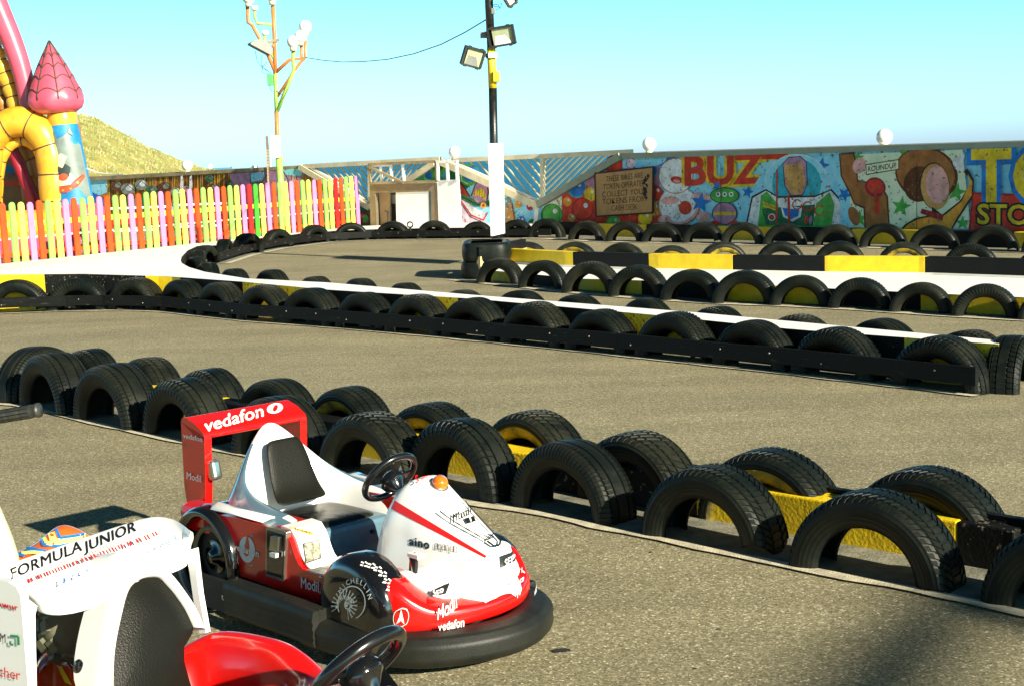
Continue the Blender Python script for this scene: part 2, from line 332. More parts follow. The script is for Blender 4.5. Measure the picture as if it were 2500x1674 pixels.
# ---- left stretch : bamboo / jungle painting and space painting behind the picket fence
# (bottom line z = zB, top follows the photograph's coping)
wl = thing('painted_sea_wall', 'low wall behind the picket fence painted with bamboo, boulders and jungle leaves', 'wall', A0)
topA = [(150, 437), (219, 432), (560, 413), (745, 404)]
g = MB(); pts = [(-40, 447), (745, 407), (905, 503), (905, '0.0'), (-40, '0.0')]
panel(g, PA, pts, P_BAM)
mu = Mural(g, PA)
mu.poly([(215, 437), (262, 436), (262, 470), (242, 478), (225, 470)], P_SKY)
mu.poly([(222, 470), (245, 478), (262, 500), (262, 540), (215, 540)], P_BLU)
random.seed(3)
for k in range(95):     # bamboo canes
    x = 262+k*3.8; 
    mu.line([(x, plin(topA, x)+12), (x+random.uniform(-2, 3), 520)], random.uniform(1.0, 1.8), random.choice([P_YEL, P_DBRN, P_TAN, P_DBRN]))
for cx, cy, r, m in [(285, 455, 15, P_DBRN), (312, 462, 17, P_GREY), (345, 452, 16, P_GREY), (372, 466, 15, P_DGRN), (402, 458, 16, P_DBRN), (430, 470, 14, P_GREY), (455, 462, 9, P_PINK), (512, 437, 11, P_DGRN), (520, 458, 12, P_DBRN), (590, 440, 10, P_DGRN), (562, 452, 14, P_DBRN), (470, 490, 20, P_DBRN), (330, 500, 30, P_DGRN), (420, 520, 30, P_GREY), (560, 520, 32, P_DGRN), (610, 470, 10, P_TAN)]:
    mu.ell(cx, cy, r, r*.8, m); mu.ell(cx+3, cy-3, r*.5, r*.45, P_GREY if m != P_GREY else P_WHT); mu.line([(cx-r, cy+r*.5), (cx, cy-r*.6), (cx+r, cy+r*.3)], 1.6, P_BLK)
for cx in (444, 466): mu.poly([(cx-3, 432), (cx+2, 428), (cx+4, 455), (cx, 470), (cx-4, 460)], P_WHT)
mu.poly([(560, 425), (660, 418), (745, 413), (800, 445), (860, 480), (860, 545), (600, 545)], P_PUR)
mu.poly([(612, 424), (645, 421), (640, 440), (612, 445)], P_SKY)
mu.line([(610, 422), (612, 448), (640, 446), (656, 422)], 3, P_DGRN)
mu.ell(690, 450, 12, 30, P_LIL); mu.ell(716, 452, 9, 26, P_PINK); mu.line([(676, 480), (680, 425), (690, 418), (703, 440), (706, 470)], 2, P_BLK); mu.line([(708, 470), (712, 428), (720, 420), (728, 450), (728, 480)], 2, P_BLK)
mu.poly([(690, 415), (742, 412), (735, 430), (700, 428)], P_SKY)
mu.poly([(735, 440), (745, 418), (800, 446), (800, 470), (740, 470)], P_BRN)
for k in range(8): mu.line([(740+k*7, 425+k*3), (738+k*7, 470)], 1.5, P_ORG)
mu.poly([(865, 500), (905, 515), (905, 550), (865, 550)], P_DGRN); mu.ell(892, 533, 11, 16, P_DRED); mu.ell(892, 535, 7, 10, P_GRN); mu.line([(868, 520), (885, 500), (900, 530)], 2, P_BLK)
g.build('painted_panel', wl, inv=pinv(wl))
g = MB()
q = [PA.W(*PA.uz(x, y), .045) for x, y in [(-60, 447), (745, 404), (745, 412), (-60, 458)]]; g.prism(q, -PA.n*.2, M_RAILD); o = g.build('coping', wl, inv=pinv(wl))
# ---- left lattice V with slats over the sea
def lattice(name, label, P, VX, topl, slats, mrail, double=True):
    """two lattice halves meeting in a V, top rail, sloping rails, slats"""
    t = thing(name, label, 'lattice fence', P.W(P.uz(VX[0][0], 400)[0], 0))
    iv = pinv(t)
    def R(p, q, w, off, mt, nm, th=.07):
        a = P.W(*P.uz(*p), off); b = P.W(*P.uz(*q), off); m = MB(); m.beam(a, b, th, w, mt, P.n.cross((b-a).normalized())); return m.build(nm, t, inv=iv)
    for (p, q, w, off, mt, nm) in topl: R(p, q, w, off, mt, nm)
    for p, q in slats: R(p, q, .024, -.02, M_SLAT, 'slat', .03)
    return t
def clip_slats(x0, x1, ytop, bottom, dirx, sp, slope):
    out = []; x = x0
    while x < x1:
        y = ytop(x)+4; yy = y; xx = x
        while yy < bottom(xx) and x0-2 <= xx <= x1+2: xx += dirx*2*slope; yy += 2
        xx = min(max(xx, x0), x1)
        if yy-y > 6: out.append(((x, y), (xx, yy)))
        x += sp
    return out
def vlat(xl, xv, xr, yl, yv, yr, topf, sp, slope=.95):
    """slats run from the top rail down towards the centre post; lower ones start at the centre post"""
    b1 = lambda x: lerp(yl, yv, (x-xl)/(xv-xl)); b2 = lambda x: lerp(yv, yr, (x-xv)/(xr-xv)); out = []
    def run(x, d, lim, bf):
        y = topf(x)+3; p = (x, y)
        while y < bf(x) and (x-lim)*d < 0: x += d*slope; y += 1
        if y-p[1] > 5: out.append((p, (x, y)))
    x = xl+sp*.7
    while x < xv: run(x, 1, xv, b1); x += sp
    x = xr-sp*.7
    while x > xv: run(x, -1, xv, b2); x -= sp
    return out
topL = lambda x: lerp(404.5, 385.5, (x-745)/330); topR = lambda x: lerp(390, 371, (x-1080)/440)
sl1 = vlat(745, 903, 1062, 404, 503, 398, topL, 14.2, .80)
lattice('lattice_fence', 'cream slatted lattice panel over the sea behind the little kiosk and picket fence end', PA, [(905, 500)],
        [((745, 407), (1076, 389), .10, .02, M_RAILC, 'top_rail'), ((735, 408), (905, 507), .13, .05, M_RAILC, 'sloping_rail'), ((905, 506), (1064, 399), .13, .05, M_RAILC, 'sloping_rail'), ((752, 404), (905, 497), .06, .0, M_TOPW, 'sloping_cap'), ((903, 396), (903, 505), .07, .0, M_RAILC, 'centre_post')], sl1, M_RAILC)
# ---- space painting panel between the two lattice V's
wm = thing('painted_sea_wall', 'wall panel right of the kiosk, painted with purple armoured shapes, planets and bubbles', 'wall', A1)
g = MB(); panel(g, PA, [(905, 503), (1066, 397), (1085, 397), (1313, 506), (1313, '0.0'), (905, '0.0')], P_SKY)
mu = Mural(g, PA)
mu.poly([(1000, 440), (1066, 398), (1086, 399), (1160, 440), (1140, 462), (1110, 455), (1060, 470), (1000, 470)], P_DGRN)
mu.ell(1150, 418, 0.1, 0.1, P_BLU)
mu.ell(1048, 428, 14, 18, P_GRN); mu.ell(1046, 428, 8, 12, P_BLU); mu.ell(1085, 432, 12, 22, P_GRN); mu.ell(1088, 434, 8, 15, P_TEAL)
mu.ell(1145, 428, 27, 26, P_GRN); mu.ell(1150, 426, 20, 19, P_BLU); mu.line([(1135, 430), (1165, 428), (1164, 445)], 4, P_GRN); mu.line([(1124, 420), (1128, 442), (1142, 450)], 1.6, P_WHT)
mu.poly([(1118, 455), (1125, 440), (1130, 470), (1150, 505), (1185, 520), (1185, 545), (1123, 545)], P_LIL)
mu.poly([(1120, 440), (1135, 465), (1147, 480), (1142, 495), (1120, 470)], P_RED); mu.line([(1120, 440), (1136, 463), (1147, 480)], 2.5, P_BLK)
mu.poly([(1126, 473), (1165, 490), (1195, 490), (1195, 505), (1160, 505), (1126, 488)], P_DGRN); mu.line([(1126, 480), (1165, 500), (1196, 498)], 3, P_BLK)
mu.poly([(1126, 492), (1160, 508), (1178, 520), (1176, 535), (1150, 528)], P_WHT); mu.line([(1126, 492), (1150, 526), (1180, 538), (1190, 520)], 3.5, P_RED); mu.line([(1126, 498), (1148, 530), (1178, 543)], 2, P_BLK)
mu.poly([(1150, 480), (1160, 452), (1174, 436), (1188, 448), (1192, 470), (1188, 492), (1165, 495)], P_PUR); mu.line([(1150, 480), (1160, 452), (1174, 436), (1188, 448), (1192, 470), (1188, 492)], 2.5, P_BLK)
mu.poly([(1154, 480), (1160, 466), (1172, 460), (1184, 466), (1188, 492), (1178, 484), (1166, 478)], P_YEL)
for k in range(5): mu.line([(1158+k*6, 478+k*1.5), (1160+k*6, 463)], 1.5, P_BRN)
mu.ell(1180, 502, 7, 7.5, P_ORG); mu.ell(1180, 502, 3.5, 4, P_DRED); mu.poly([(1192, 455), (1230, 470), (1230, 520), (1196, 500)], P_RED)
mu.poly([(1234, 500), (1240, 478), (1252, 498), (1262, 548), (1234, 548)], P_TAN); mu.line([(1236, 500), (1241, 476), (1250, 498), (1258, 548)], 2, P_BLK); mu.ell(1241, 492, 6, 12, P_GREY)
for x, y, r, m, m2 in [(1265, 499, 9, P_ORG, P_YEL), (1294, 505, 9, P_DRED, P_RED), (1272, 540, 11, P_BLU, P_TEAL), (1300, 548, 12, P_DGRN, P_GRN)]: mu.ball(x, y, r, r*1.1, m, m2)
random.seed(11)
for k in range(26): x = random.uniform(1236, 1308); y = random.uniform(478, 544); mu.ell(x, y, 1.6, 1.8, P_WHT, n=8)
g.build('painted_panel', wm, inv=pinv(wm))
g = MB(); g.prism([PA.W(*PA.uz(x, y), .05) for x, y in [(1125, 545), (1320, 545), (1320, 549), (1125, 549)]], -PA.n*.3, M_TOPW); g.build('bottom_ledge', wm, inv=pinv(wm))
g = MB(); g.prism([PA.W(*PA.uz(x, y), .05) for x, y in [(1062, 394), (1086, 393), (1090, 401), (1062, 404)]], -PA.n*.2, M_RAILG); g.build('coping', wm, inv=pinv(wm))
sl2 = vlat(1090, 1325, 1326, 392, 495, 495, topR, 19.5, .80)
lattice('lattice_fence', 'cream slatted lattice panel over the sea, directly right of the black pole', PA, [(1325, 500)],
        [((1110, 392), (1327, 381.5), .09, .02, M_RAILC, 'top_rail'), ((1082, 396), (1320, 503), .15, .06, M_RAILC, 'sloping_rail'), ((1096, 391), (1324, 494), .06, .03, M_TOPW, 'sloping_cap'), ((1317, 500), (1313, 545), .10, .05, M_TOPW, 'corner_post')], [s for s in sl2 if s[0][0] < 1324], M_RAILC)
sl3 = vlat(1325.5, 1326, 1524, 495, 495, 383, topR, 15.6, 1.0)
lattice('lattice_fence', 'darker slatted lattice panel over the sea, right half of the V beside the token notice', PB, [(1325, 500)],
        [((1322, 382), (1545, 371), .09, .02, M_RAILC, 'top_rail'), ((1318, 500), (1520, 382), .14, .06, M_RAILG, 'sloping_rail'), ((1328, 384), (1328, 495), .10, .03, M_RAILC, 'centre_post')], [s for s in sl3 if s[0][0] > 1330], M_RAILG)  # grey of the sloping rail has this side's shade put into its colour
# ---- right stretch with the big cartoon-style murals (generic shapes) and lettering
wr = thing('painted_sea_wall', 'long mural wall on the right with balloons, stars and large red lettering', 'wall', B0)
g = MB(); panel(g, PB, [(1313, 505), (1520, 386), (2640, 352), (2640, '-0.05'), (1313, '-0.05')], P_SKY)
mu = Mural(g, PB)
def bot(x): return plin([(1313, 546), (1640, 549), (1850, 552), (2238, 560), (2620, 573)], x)
mu.poly([(1330, 500), (1425, 446), (1480, 412), (1520, 400), (1610, 402), (1612, 548), (1320, 545)], P_PUR)
mu.poly([(1325, 545), (1326, 505), (1372, 480), (1372, 545)], P_PALE)
mu.poly([(1372, 478), (1425, 447), (1450, 470), (1600, 500), (1640, 470), (1640, 548), (1372, 546)], P_RED)
for x, y, r, m, m2 in [(1408, 460, 23, P_BLU, P_TEAL), (1347, 526, 27, P_GRN, P_DGRN), (1441, 475, 17, P_YEL, P_ORG), (1422, 512, 27, P_RED, P_DRED), (1384, 494, 12, P_ORG, P_RED), (1395, 533, 10, P_TAN, P_BRN), (1499, 402, 22, P_RED, P_DRED), (1540, 400, 13, P_LIL, P_PUR), (1590, 418, 15, P_BLU, P_TEAL), (1601, 472, 18, P_RED, P_DRED), (1600, 510, 17, P_ORG, P_TAN), (1530, 530, 26, P_RED, P_DRED), (1497, 545, 18, P_GRN, P_DGRN), (1575, 533, 18, P_YEL, P_ORG)]: mu.ball(x, y, r, r*1.05, m, m2)
mu.poly([(1520, 392), (1700, 385), (1700, 440), (1650, 470), (1612, 455), (1612, 405), (1560, 410), (1520, 412)], P_SKY)
mu.ball(1540, 400, 12, 13, P_LIL, P_PUR); mu.poly([(1605, 405), (1622, 396), (1630, 383), (1650, 384), (1640, 402), (1622, 410)], P_BLU)
# generic pale inflatable figure
mu.ell(1657, 505, 52, 46, P_BRN); mu.ell(1657, 504, 49, 44, P_PINK); mu.ell(1655, 500, 46, 42, P_WHT)
mu.ell(1650, 430, 43, 44, P_BRN); mu.ell(1650, 430, 41, 42, P_WHT); mu.ell(1652, 440, 15, 9, P_RED, 8); mu.ell(1652, 443, 8, 4, P_PINK, 8)
mu.ell(1673, 508, 16, 17, P_BRN); mu.ell(1673, 508, 14.5, 15.5, P_RED); mu.ell(1715, 480, 22, 8, P_PINK, 12); mu.ell(1636, 490, 22, 10, P_PINK, -5); mu.ell(1622, 535, 16, 9, P_PINK, -10); mu.ell(1718, 530, 18, 12, P_PINK)
mu.star(1710, 495, 26, P_BLU, 10)
# BUZZ
mu.text('BUZZ', 1795, 418, 98, P_RED, -.035, .035, 1.02, P_YEL, 1.0)
mu.star(1750, 455, 14, P_BLU, 20)
# small green and mauve generic figure
mu.ell(1769, 478, 36, 20, P_BLK); mu.ell(1769, 478, 34, 18, P_GRN); mu.ell(1769, 522, 31, 28, P_BLK); mu.ell(1769, 522, 29, 26, P_PUR); mu.poly([(1742, 518), (1796, 518), (1796, 526), (1742, 526)], P_YEL)
for dx in (-16, 0, 16): mu.ell(1769+dx, 475, 5.5, 6, P_WHT); mu.ell(1769+dx, 475, 2.5, 3, P_BLK)
mu.ell(1745, 545, 12, 6, P_RED); mu.ell(1792, 545, 12, 6, P_RED)
# generic domed machine in white and green
mu.poly([(1830, 470), (1880, 392), (2040, 380), (2075, 470), (2075, 552), (1830, 550)], P_SKY)
for x, y, r in [(2005, 405, 22), (2060, 475, 18), (1825, 470, 16), (1978, 392, 10)]: mu.star(x, y, r, P_BLU, 12)
mu.ell(1945, 452, 79, 76, P_WHT, n=36); mu.ell(1945, 452, 77, 74, P_SKY, n=36); mu.ell(1945, 450, 60, 62, P_TEAL, n=30)
mu.poly([(1910, 400), (1925, 384), (1955, 382), (1970, 396), (1972, 450), (1960, 478), (1930, 480), (1915, 455)], P_BLK)
mu.poly([(1912, 401), (1926, 386), (1954, 384), (1968, 397), (1970, 450), (1959, 476), (1931, 478), (1917, 454)], P_PUR)
mu.poly([(1914, 404), (1958, 398), (1966, 450), (1956, 474), (1933, 476), (1919, 452)], P_TAN)
mu.poly([(1820, 552), (1835, 480), (1870, 462), (1900, 480), (1990, 478), (2030, 462), (2055, 490), (2062, 555)], P_BLK)
mu.poly([(1824, 552), (1838, 484), (1870, 466), (1900, 484), (1990, 482), (2028, 466), (2051, 492), (2058, 555)], P_WHT)
mu.poly([(1850, 552), (1858, 478), (1872, 468), (1900, 500), (1905, 545), (1990, 548), (1992, 498), (2025, 470), (2038, 500), (2030, 555)], P_GRN)
mu.poly([(1860, 510), (1990, 500), (1985, 552), (1870, 550)], P_DGRN); mu.poly([(1905, 500), (1958, 508), (1955, 530), (1935, 542), (1912, 530)], P_WHT); mu.poly([(1910, 508), (1952, 513), (1948, 528), (1932, 536), (1916, 526)], P_BLU)
mu.poly([(1862, 492), (1895, 505), (1893, 515), (1862, 503)], P_YEL); mu.text('LIGHTYEAR', 1878, 504, 9, P_BLK, .36, .01, .72)
mu.ell(1884, 531, 9, 9, P_WHT); mu.ell(1884, 531, 7, 7, P_RED)
for x, m in [(1968, P_RED), (1979, P_PUR), (1990, P_GRN)]: mu.ell(x, 538, 4, 11, m, 8)
mu.line([(1897, 415), (1896, 545)], 4, P_RED); mu.line([(1925, 478), (1927, 543)], 6, P_RED)
for x, y in [(1946, 500), (1972, 505), (2000, 515)]: mu.line([(x+11*math.cos(k), y+12*math.sin(k)) for k in [i*.7 for i in range(9)]], 3, P_RED)
# generic horse-like brown shape on pale ground with green stars
mu.poly([(2075, 378), (2350, 366), (2370, 560), (2075, 556)], P_PALE)
mu.poly([(2040, 380), (2076, 378), (2075, 556), (2055, 556)], P_SKY); mu.star(2062, 475, 20, P_BLU, 30)
for x, y, r, a in [(2095, 385, 16, 5), (2200, 505, 26, 10), (2098, 535, 22, 0), (2335, 470, 25, 12), (2350, 545, 18, 0), (2210, 378, 22, 20)]: mu.star(x, y, r, P_GRN, a)
mu.poly([(2048, 375), (2085, 372), (2092, 400), (2095, 440), (2150, 450), (2168, 480), (2172, 545), (2165, 556), (2110, 556), (2108, 510), (2085, 500), (2072, 470), (2052, 430)], P_DBRN)
mu.poly([(2052, 380), (2082, 376), (2089, 402), (2092, 444), (2148, 453), (2164, 482), (2168, 545), (2162, 556), (2114, 556), (2112, 506), (2087, 496), (2076, 468), (2056, 430)], P_BRN)
mu.ell(2098, 405, 16, 20, P_PINK, 20); mu.ell(2085, 528, 13, 24, P_BRN, -20); mu.ell(2137, 458, 26, 24, P_DRED, 30); mu.ell(2137, 456, 20, 18, P_RED, 30); mu.poly([(2135, 478), (2145, 478), (2148, 525), (2136, 525)], P_RED)
# round-up banner
# brown round hat-like disc, tan face-free oval, orange arm-like curve
mu.ell(2262, 426, 78, 66, P_DBRN, 20, 30); mu.ell(2260, 424, 72, 60, P_BRN, 20, 30); mu.ell(2244, 450, 38, 44, P_DBRN, 10); mu.ell(2282, 455, 37, 58, P_BLK, -4); mu.ell(2283, 456, 35, 56, P_TAN, -4); mu.ell(2288, 452, 28, 46, P_PINK, -4)
mu.poly([(2210, 548), (2235, 533), (2275, 525), (2275, 505), (2300, 525), (2345, 490), (2372, 440), (2352, 420), (2362, 412), (2378, 440), (2376, 480), (2340, 535), (2325, 560), (2200, 559)], P_BLK)
mu.poly([(2216, 549), (2240, 536), (2280, 528), (2300, 531), (2348, 492), (2368, 445), (2362, 425), (2374, 444), (2372, 478), (2336, 533), (2322, 560), (2206, 559)], P_ORG)
mu.poly([(2250, 510), (2305, 525), (2300, 540), (2248, 522)], P_DRED); mu.ell(2340, 402, 12, 20, P_WHT, -30); mu.ell(2348, 385, 6, 12, P_WHT, 20)
mu.poly([(2113, 402), (2195, 389), (2195, 415), (2114, 428)], P_DBRN); mu.poly([(2115, 404), (2193, 391.5), (2193, 413), (2116, 425.5)], P_PALE)
mu.text('ROUNDUP', 2153, 409.5, 18, P_DBRN, -.15, .015, .80)
# TO / STO lettering
mu.poly([(2374, 470), (2640, 480), (2640, 572), (2364, 566)], P_DRED); mu.poly([(2377, 474), (2640, 484), (2640, 572), (2368, 565)], P_RED)
mu.text('T', 2420, 436, 175, P_YEL, -.03, .035, .88, P_BLU); mu.text('O', 2534, 436, 175, P_YEL, -.03, .03, .88, P_BLU)
mu.text('STO', 2450, 527, 68, P_YEL, .02, .02, 1.02, P_BLK)
for x in (1365, 1760, 2238): mu.line([(x, 400 if x > 1400 else 490), (x, bot(x))], 1.3, P_BLK)
g.build('painted_panel', wr, inv=pinv(wr))
g = MB(); g.prism([PB.W(*PB.uz(x, y), .06) for x, y in [(1518, 375), (2640, 341), (2640, 355), (1521, 388)]], -PB.n*.24, M_RAILG); o = g.build('coping', wr, inv=pinv(wr))
g = MB(); g.prism([PB.W(*PB.uz(x, y), .08) for x, y in [(1600, 370.5), (2640, 338.5), (2640, 341.4), (1600, 373)]], -PB.n*.3, M_TOPW); g.build('coping_top', wr, inv=pinv(wr))
# ---- token notice fixed to the wall
M_PLY = pm('orange_plywood', (.55, .29, .10), .7, .15, 4, .2, 40, stretch=(1, 1, .3)); M_INK = pm('marker_ink', (.03, .02, .015), .8, .1)
t = thing('notice_board', 'orange plywood notice reading THESE BIKES ARE TOKEN OPERATED, fixed over the painted balloons', 'sign', PB.P(1525, 528, .05))
nb = [(1453, 424), (1595, 408), (1594, 520), (1456, 529)]
g = MB(); g.prism([PB.P(x, y, .085) for x, y in nb], -PB.n*.03, M_PLY); g.build('board', t, inv=pinv(t))
g = MB()
for a, b in zip(nb, nb[1:]+nb[:1]): g.beam(PB.P(*a, .08), PB.P(*b, .08), .03, .03, M_INK, PB.n)
g.build('edge_trim', t, inv=pinv(t))
g = MB(); mu = Mural(g, PB, 290)
for i, (s_, y) in enumerate([('THESE BIKES ARE', 434), ('TOKEN OPERATED', 453), ('COLLECT YOUR', 472), ('TOKENS FROM', 490), ('CASH DESK', 508)]):
    mu.text(s_, 1524, y, 20, M_INK, lerp(-.115, -.06, i/4), -.012, lerp(.62, .8, (i % 4)/3) if i not in (0, 1) else .60)
for k in range(16): mu.ell(1577+random.uniform(-6, 6), 430+k*3.6, random.uniform(1.5, 5), random.uniform(2, 5), P_BLK, n=7)
g.build('handwriting', t, inv=pinv(t))
# ---- globe lamps along the coping
M_GLOBE = pm('white_globe', (.88, .86, .80), .25, .02, spec=.6); M_LBASE = pm('lamp_base', (.62, .56, .36), .6, .1)
for P, cx, cy, r, lab in [(PA, 457, 405, 13, 'white globe lamp on the left wall coping in front of the grassy hill'), (PA, 1110, 372, 14.5, 'white globe lamp on the wall beside the kiosk roof frame'), (PB, 1585, 353, 17, 'white globe lamp on the mural wall above the token notice'), (PB, 2159, 335, 19.5, 'largest white globe lamp, on the mural wall far right')]:
    c = P.P(cx, cy, -.03); rr = r*(c.y)/CF; t = thing('globe_lamp', lab, 'lamp', c-Vector((0, 0, rr*1.35)), 0, 'globe lamps on the sea wall')
    g = MB(); g.sphere(c, rr, M_GLOBE, 28); g.build('globe', t, inv=pinv(t))
    g = MB(); g.lathe([(0.001, -.02), (rr*.62, -.02), (rr*.5, rr*.42), (0.001, rr*.5)], M_LBASE, Matrix.Translation(c-Vector((0, 0, rr*1.3))), 16); g.build('base', t, inv=pinv(t))
c = PA.P(622, 409, -.02); tag(MB().box(c, (.12, .1, .08), M_GLOBE).box(c-Vector((.07, 0, .02)), (.05, .08, .05), M_GLOBE).build('lamp_fitting'), 'empty white lamp fitting on the left wall coping near the ship', 'lamp')
# ================================================================ kiosk, poles, picket fence, castle
PK = Plane(A0+PA.n*.42, A1+PA.n*.42)
M_DPL = pm('diamond_plate', (.24, .195, .13), .45, .15, 4, .0, metal=.25)
def diamond(m):
    t = m.node_tree; N = t.nodes; L = t.links; b = N['Principled BSDF']; g = N.new('ShaderNodeTexCoord'); c = N.new('ShaderNodeTexChecker'); c.inputs['Scale'].default_value = 22
    mp = N.new('ShaderNodeMapping'); mp.inputs['Rotation'].default_value = (0, rad(45), 0); L.new(g.outputs['Object'], mp.inputs[0]); L.new(mp.outputs[0], c.inputs['Vector'])
    bp = N.new('ShaderNodeBump'); bp.inputs['Strength'].default_value = .9; bp.inputs['Distance'].default_value = .02; L.new(c.outputs['Fac'], bp.inputs['Height']); L.new(bp.outputs[0], b.inputs['Normal'])
diamond(M_DPL)
M_KW = pm('kiosk_white_paint', (.93, .92, .88), .5, .03, 3); M_KIN = pm('kiosk_inside', (.05, .05, .045), .8, .2); M_KDOOR = pm('kiosk_ply_door', (.40, .29, .15), .7, .15, 3); M_KBLUE = pm('kiosk_blue_trim', (.06, .14, .18), .5, .1)
t = thing('ticket_kiosk', 'small kiosk with diamond plate frame, white shutter and open timber roof frame', 'kiosk', PK.P(1010, 548, 0)); iv = pinv(t)
def kp(name, pts, mat, off=0, th=.05, par=None):
    g = MB(); g.prism([PK.P(x, y, off) for x, y in pts], -PK.n*th, mat); return g.build(name, par or t, inv=iv)
def rect(a, b, c, d): return [(a, c), (b, c), (b, d), (a, d)]
kp('plate_frame', [(902, 450), (1068, 446), (1071, 546), (1053, 547), (1052, 468), (916, 472), (919, 551), (905, 552)], M_DPL, 0, .08)
kp('back_wall', [(914, 466), (1054, 462), (1056, 548), (918, 552)], M_KIN, -.30, .03)
kp('door', [(925, 472), (951, 471), (953, 548), (929, 550)], M_KDOOR, -.12, .04)
kp('cabinet', [(953, 476), (967, 476), (967, 498), (953, 498)], pm('kiosk_grey', (.22, .22, .18), .6), -.2, .03)
kp('shutter', [(966, 470.5), (1046, 468), (1048, 548), (968, 551)], M_KW, -.02, .04)
kp('side_trim', [(1046, 468), (1052, 468), (1054, 547), (1048, 548)], M_KBLUE, -.03, .04)
g = MB()
for a, b in [((940, 515), (947, 518)), ((947, 518), (947, 545)), ((955, 500), (955, 545))]: g.beam(PK.P(*a, -.06), PK.P(*b, -.06), .02, .02, M_KIN, PK.n)
g.build('handle_bar', t, inv=iv)
kp('tall_panel', [(1067, 441), (1117, 439), (1123, 545), (1071, 547)], M_KW, .02, .06)
def kb(name, segs, w, mt, off, th=.05):
    g = MB()
    for a, b in segs: g.beam(PK.P(*a, off), PK.P(*b, off), th, w, mt, PK.n.cross((PK.P(*b)-PK.P(*a)).normalized()))
    return g.build(name, t, inv=iv)
kb('window_frame', [((1069, 394), (1070, 441)), ((1092, 396), (1094, 441)), ((1114, 394), (1117, 441)), ((1066, 396), (1117, 395))], .055, M_KW, .04)
kb('roof_frame', [((900, 402), (1064, 395)), ((902, 448), (1066, 444)), ((901, 402), (905, 448)), ((1064, 395), (1067, 444))], .06, M_RAILD, .03)
kb('brace', [((902, 409), (986, 447))], .05, M_RAILD, .045); kb('inner_frame', [((907, 406), (955, 404)), ((929, 405), (933, 447)), ((954, 404), (957, 447)), ((983, 402), (987, 446))], .045, M_KW, .0)
# ---- black lamp pole with floodlights
M_BPOLE = pm('black_pole_paint', (.012, .014, .012), .35, .3, 12, .2, 50); M_YPOLE = pm('yellow_pole_paint', (.68, .50, .02), .45, .12, 8, .2, 50)
M_SIGNW = pm('white_notice', (.86, .85, .80), .5, .03, 3); M_FLH = pm('floodlight_housing', (.03, .034, .03), .45, .2); M_FLG = pm('floodlight_reflector', (.44, .48, .30), .25, .2, 6, col2=(.30, .33, .20)); M_FLB = pm('floodlight_bright_reflector', (.85, .86, .78), .2, .03)
M_GREY = pm('grey_metal', (.20, .21, .19), .5, .1)
PB0 = gp(1212, 645); YP = PB0.y
def pp(x, y, dy=0): return at(x, y, YP+dy)
t = thing('floodlight_pole', 'black and yellow pole carrying three floodlights and a tall white notice beside the tyre track', 'lamp post', PB0); iv = pinv(t)
g = MB(); R_ = 10.5/CF*YP
pxs = [(1212, 645), (1205.5, 350), (1203, 216)]
g.tube([pp(*p) for p in pxs], R_*.95, M_BPOLE, 16); g.build('lower_pole', t, inv=iv)
g = MB(); g.tube([pp(1203, 216), pp(1199, 116)], R_*.98, M_YPOLE, 16); g.build('yellow_sleeve', t, inv=iv)
g = MB(); g.tube([pp(1199, 116), pp(1193, -10), pp(1190, -60)], R_*.95, M_BPOLE, 16); g.build('upper_pole', t, inv=iv)
g = MB(); q = [pp(1194.5, 351, -.42), pp(1228, 350, .22), pp(1233, 570, .22), pp(1201.5, 577, -.42)]; g.prism(q, (-.02, .006, 0), M_SIGNW); nt_ = g.build('notice', t, inv=iv, bevel=.004)
g = MB(); M_FAINT = pm('faded_print', (.60, .58, .50), .7, .1)
for k in range(9):
    y = 372+k*8; g.beam(pp(1200+k*.2, y, -.325), pp(1221+k*.2-random.uniform(0, 6), y, .06), .001, .008, M_FAINT, (0, 0, 1))
g.build('faded_print', nt_, inv=iv)
def flood(P, cx, cy, w, h, az_, tilt, roll, bright, nm, par, depth=.2, arm=None):
    """floodlight: tapered housing, rim, glass with reflector"""
    c = pp(cx, cy, -.15) if P is None else P; s = YP/CF; W2, H2 = w*s/2, h*s/2
    R3 = Matrix.Rotation(rad(az_), 3, 'Z')@Matrix.Rotation(rad(tilt), 3, 'X')@Matrix.Rotation(rad(roll), 3, 'Y')
    fr = lambda x, y, z: c+R3@Vector((x, y, z))
    e = MB(); rows = [[fr(a*W2*k, d, b*H2*k) for a, b in [(-1, -1), (1, -1), (1, 1), (-1, 1)]] for d, k in [(0, 1), (.05, 1), (.05, .93), (depth*.7, .62), (depth, .5)]]
    e.grid(rows, M_FLH if bright != 2 else M_GREY, closed=True, smooth=False); e.poly(rows[-1], M_FLH); h_ = e.build('floodlight', par, inv=iv, bevel=.006)
    e = MB()
    for a, b, c_, d in [(-1, -1, 1, -1), (1, -1, 1, 1), (1, 1, -1, 1), (-1, 1, -1, -1)]: e.beam(fr(a*W2*.93, -.01, b*H2*.93), fr(c_*W2*.93, -.01, d*H2*.93), .03, .03, M_FLH, R3@Vector((0, 1, 0)))
    for a, b in [(-.6, 1), (.6, 1), (-.6, -1), (.6, -1)]: e.box(fr(a*W2, -.012, b*H2*.97), (.045, .03, .04), M_FLH, R3)
    e.build('rim', h_, inv=iv)
    e = MB(); e.poly([fr(a*W2*.88, .004, b*H2*.88) for a, b in [(-.75, -1), (1, -1), (1, 1), (-.75, 1)]], M_FLG); 
    e.poly([fr(a*W2*.85, .001, b*H2*.85) for a, b in [(-.7, -1), (.85, -1), (.35, .1), (-.55, .1)]], M_FLB if bright == 1 else M_GREY); e.build('glass', h_, inv=iv)
    return h_
flood(None, 1224, 89, 66, 46, -14, 12, -6, 1, '', t)
flood(None, 1155, 141, 54, 46, 24, 16, 14, 0, '', t)
flood(None, 1243, -5, 26, 40, 30, 10, -38, 1, '', t, .14)
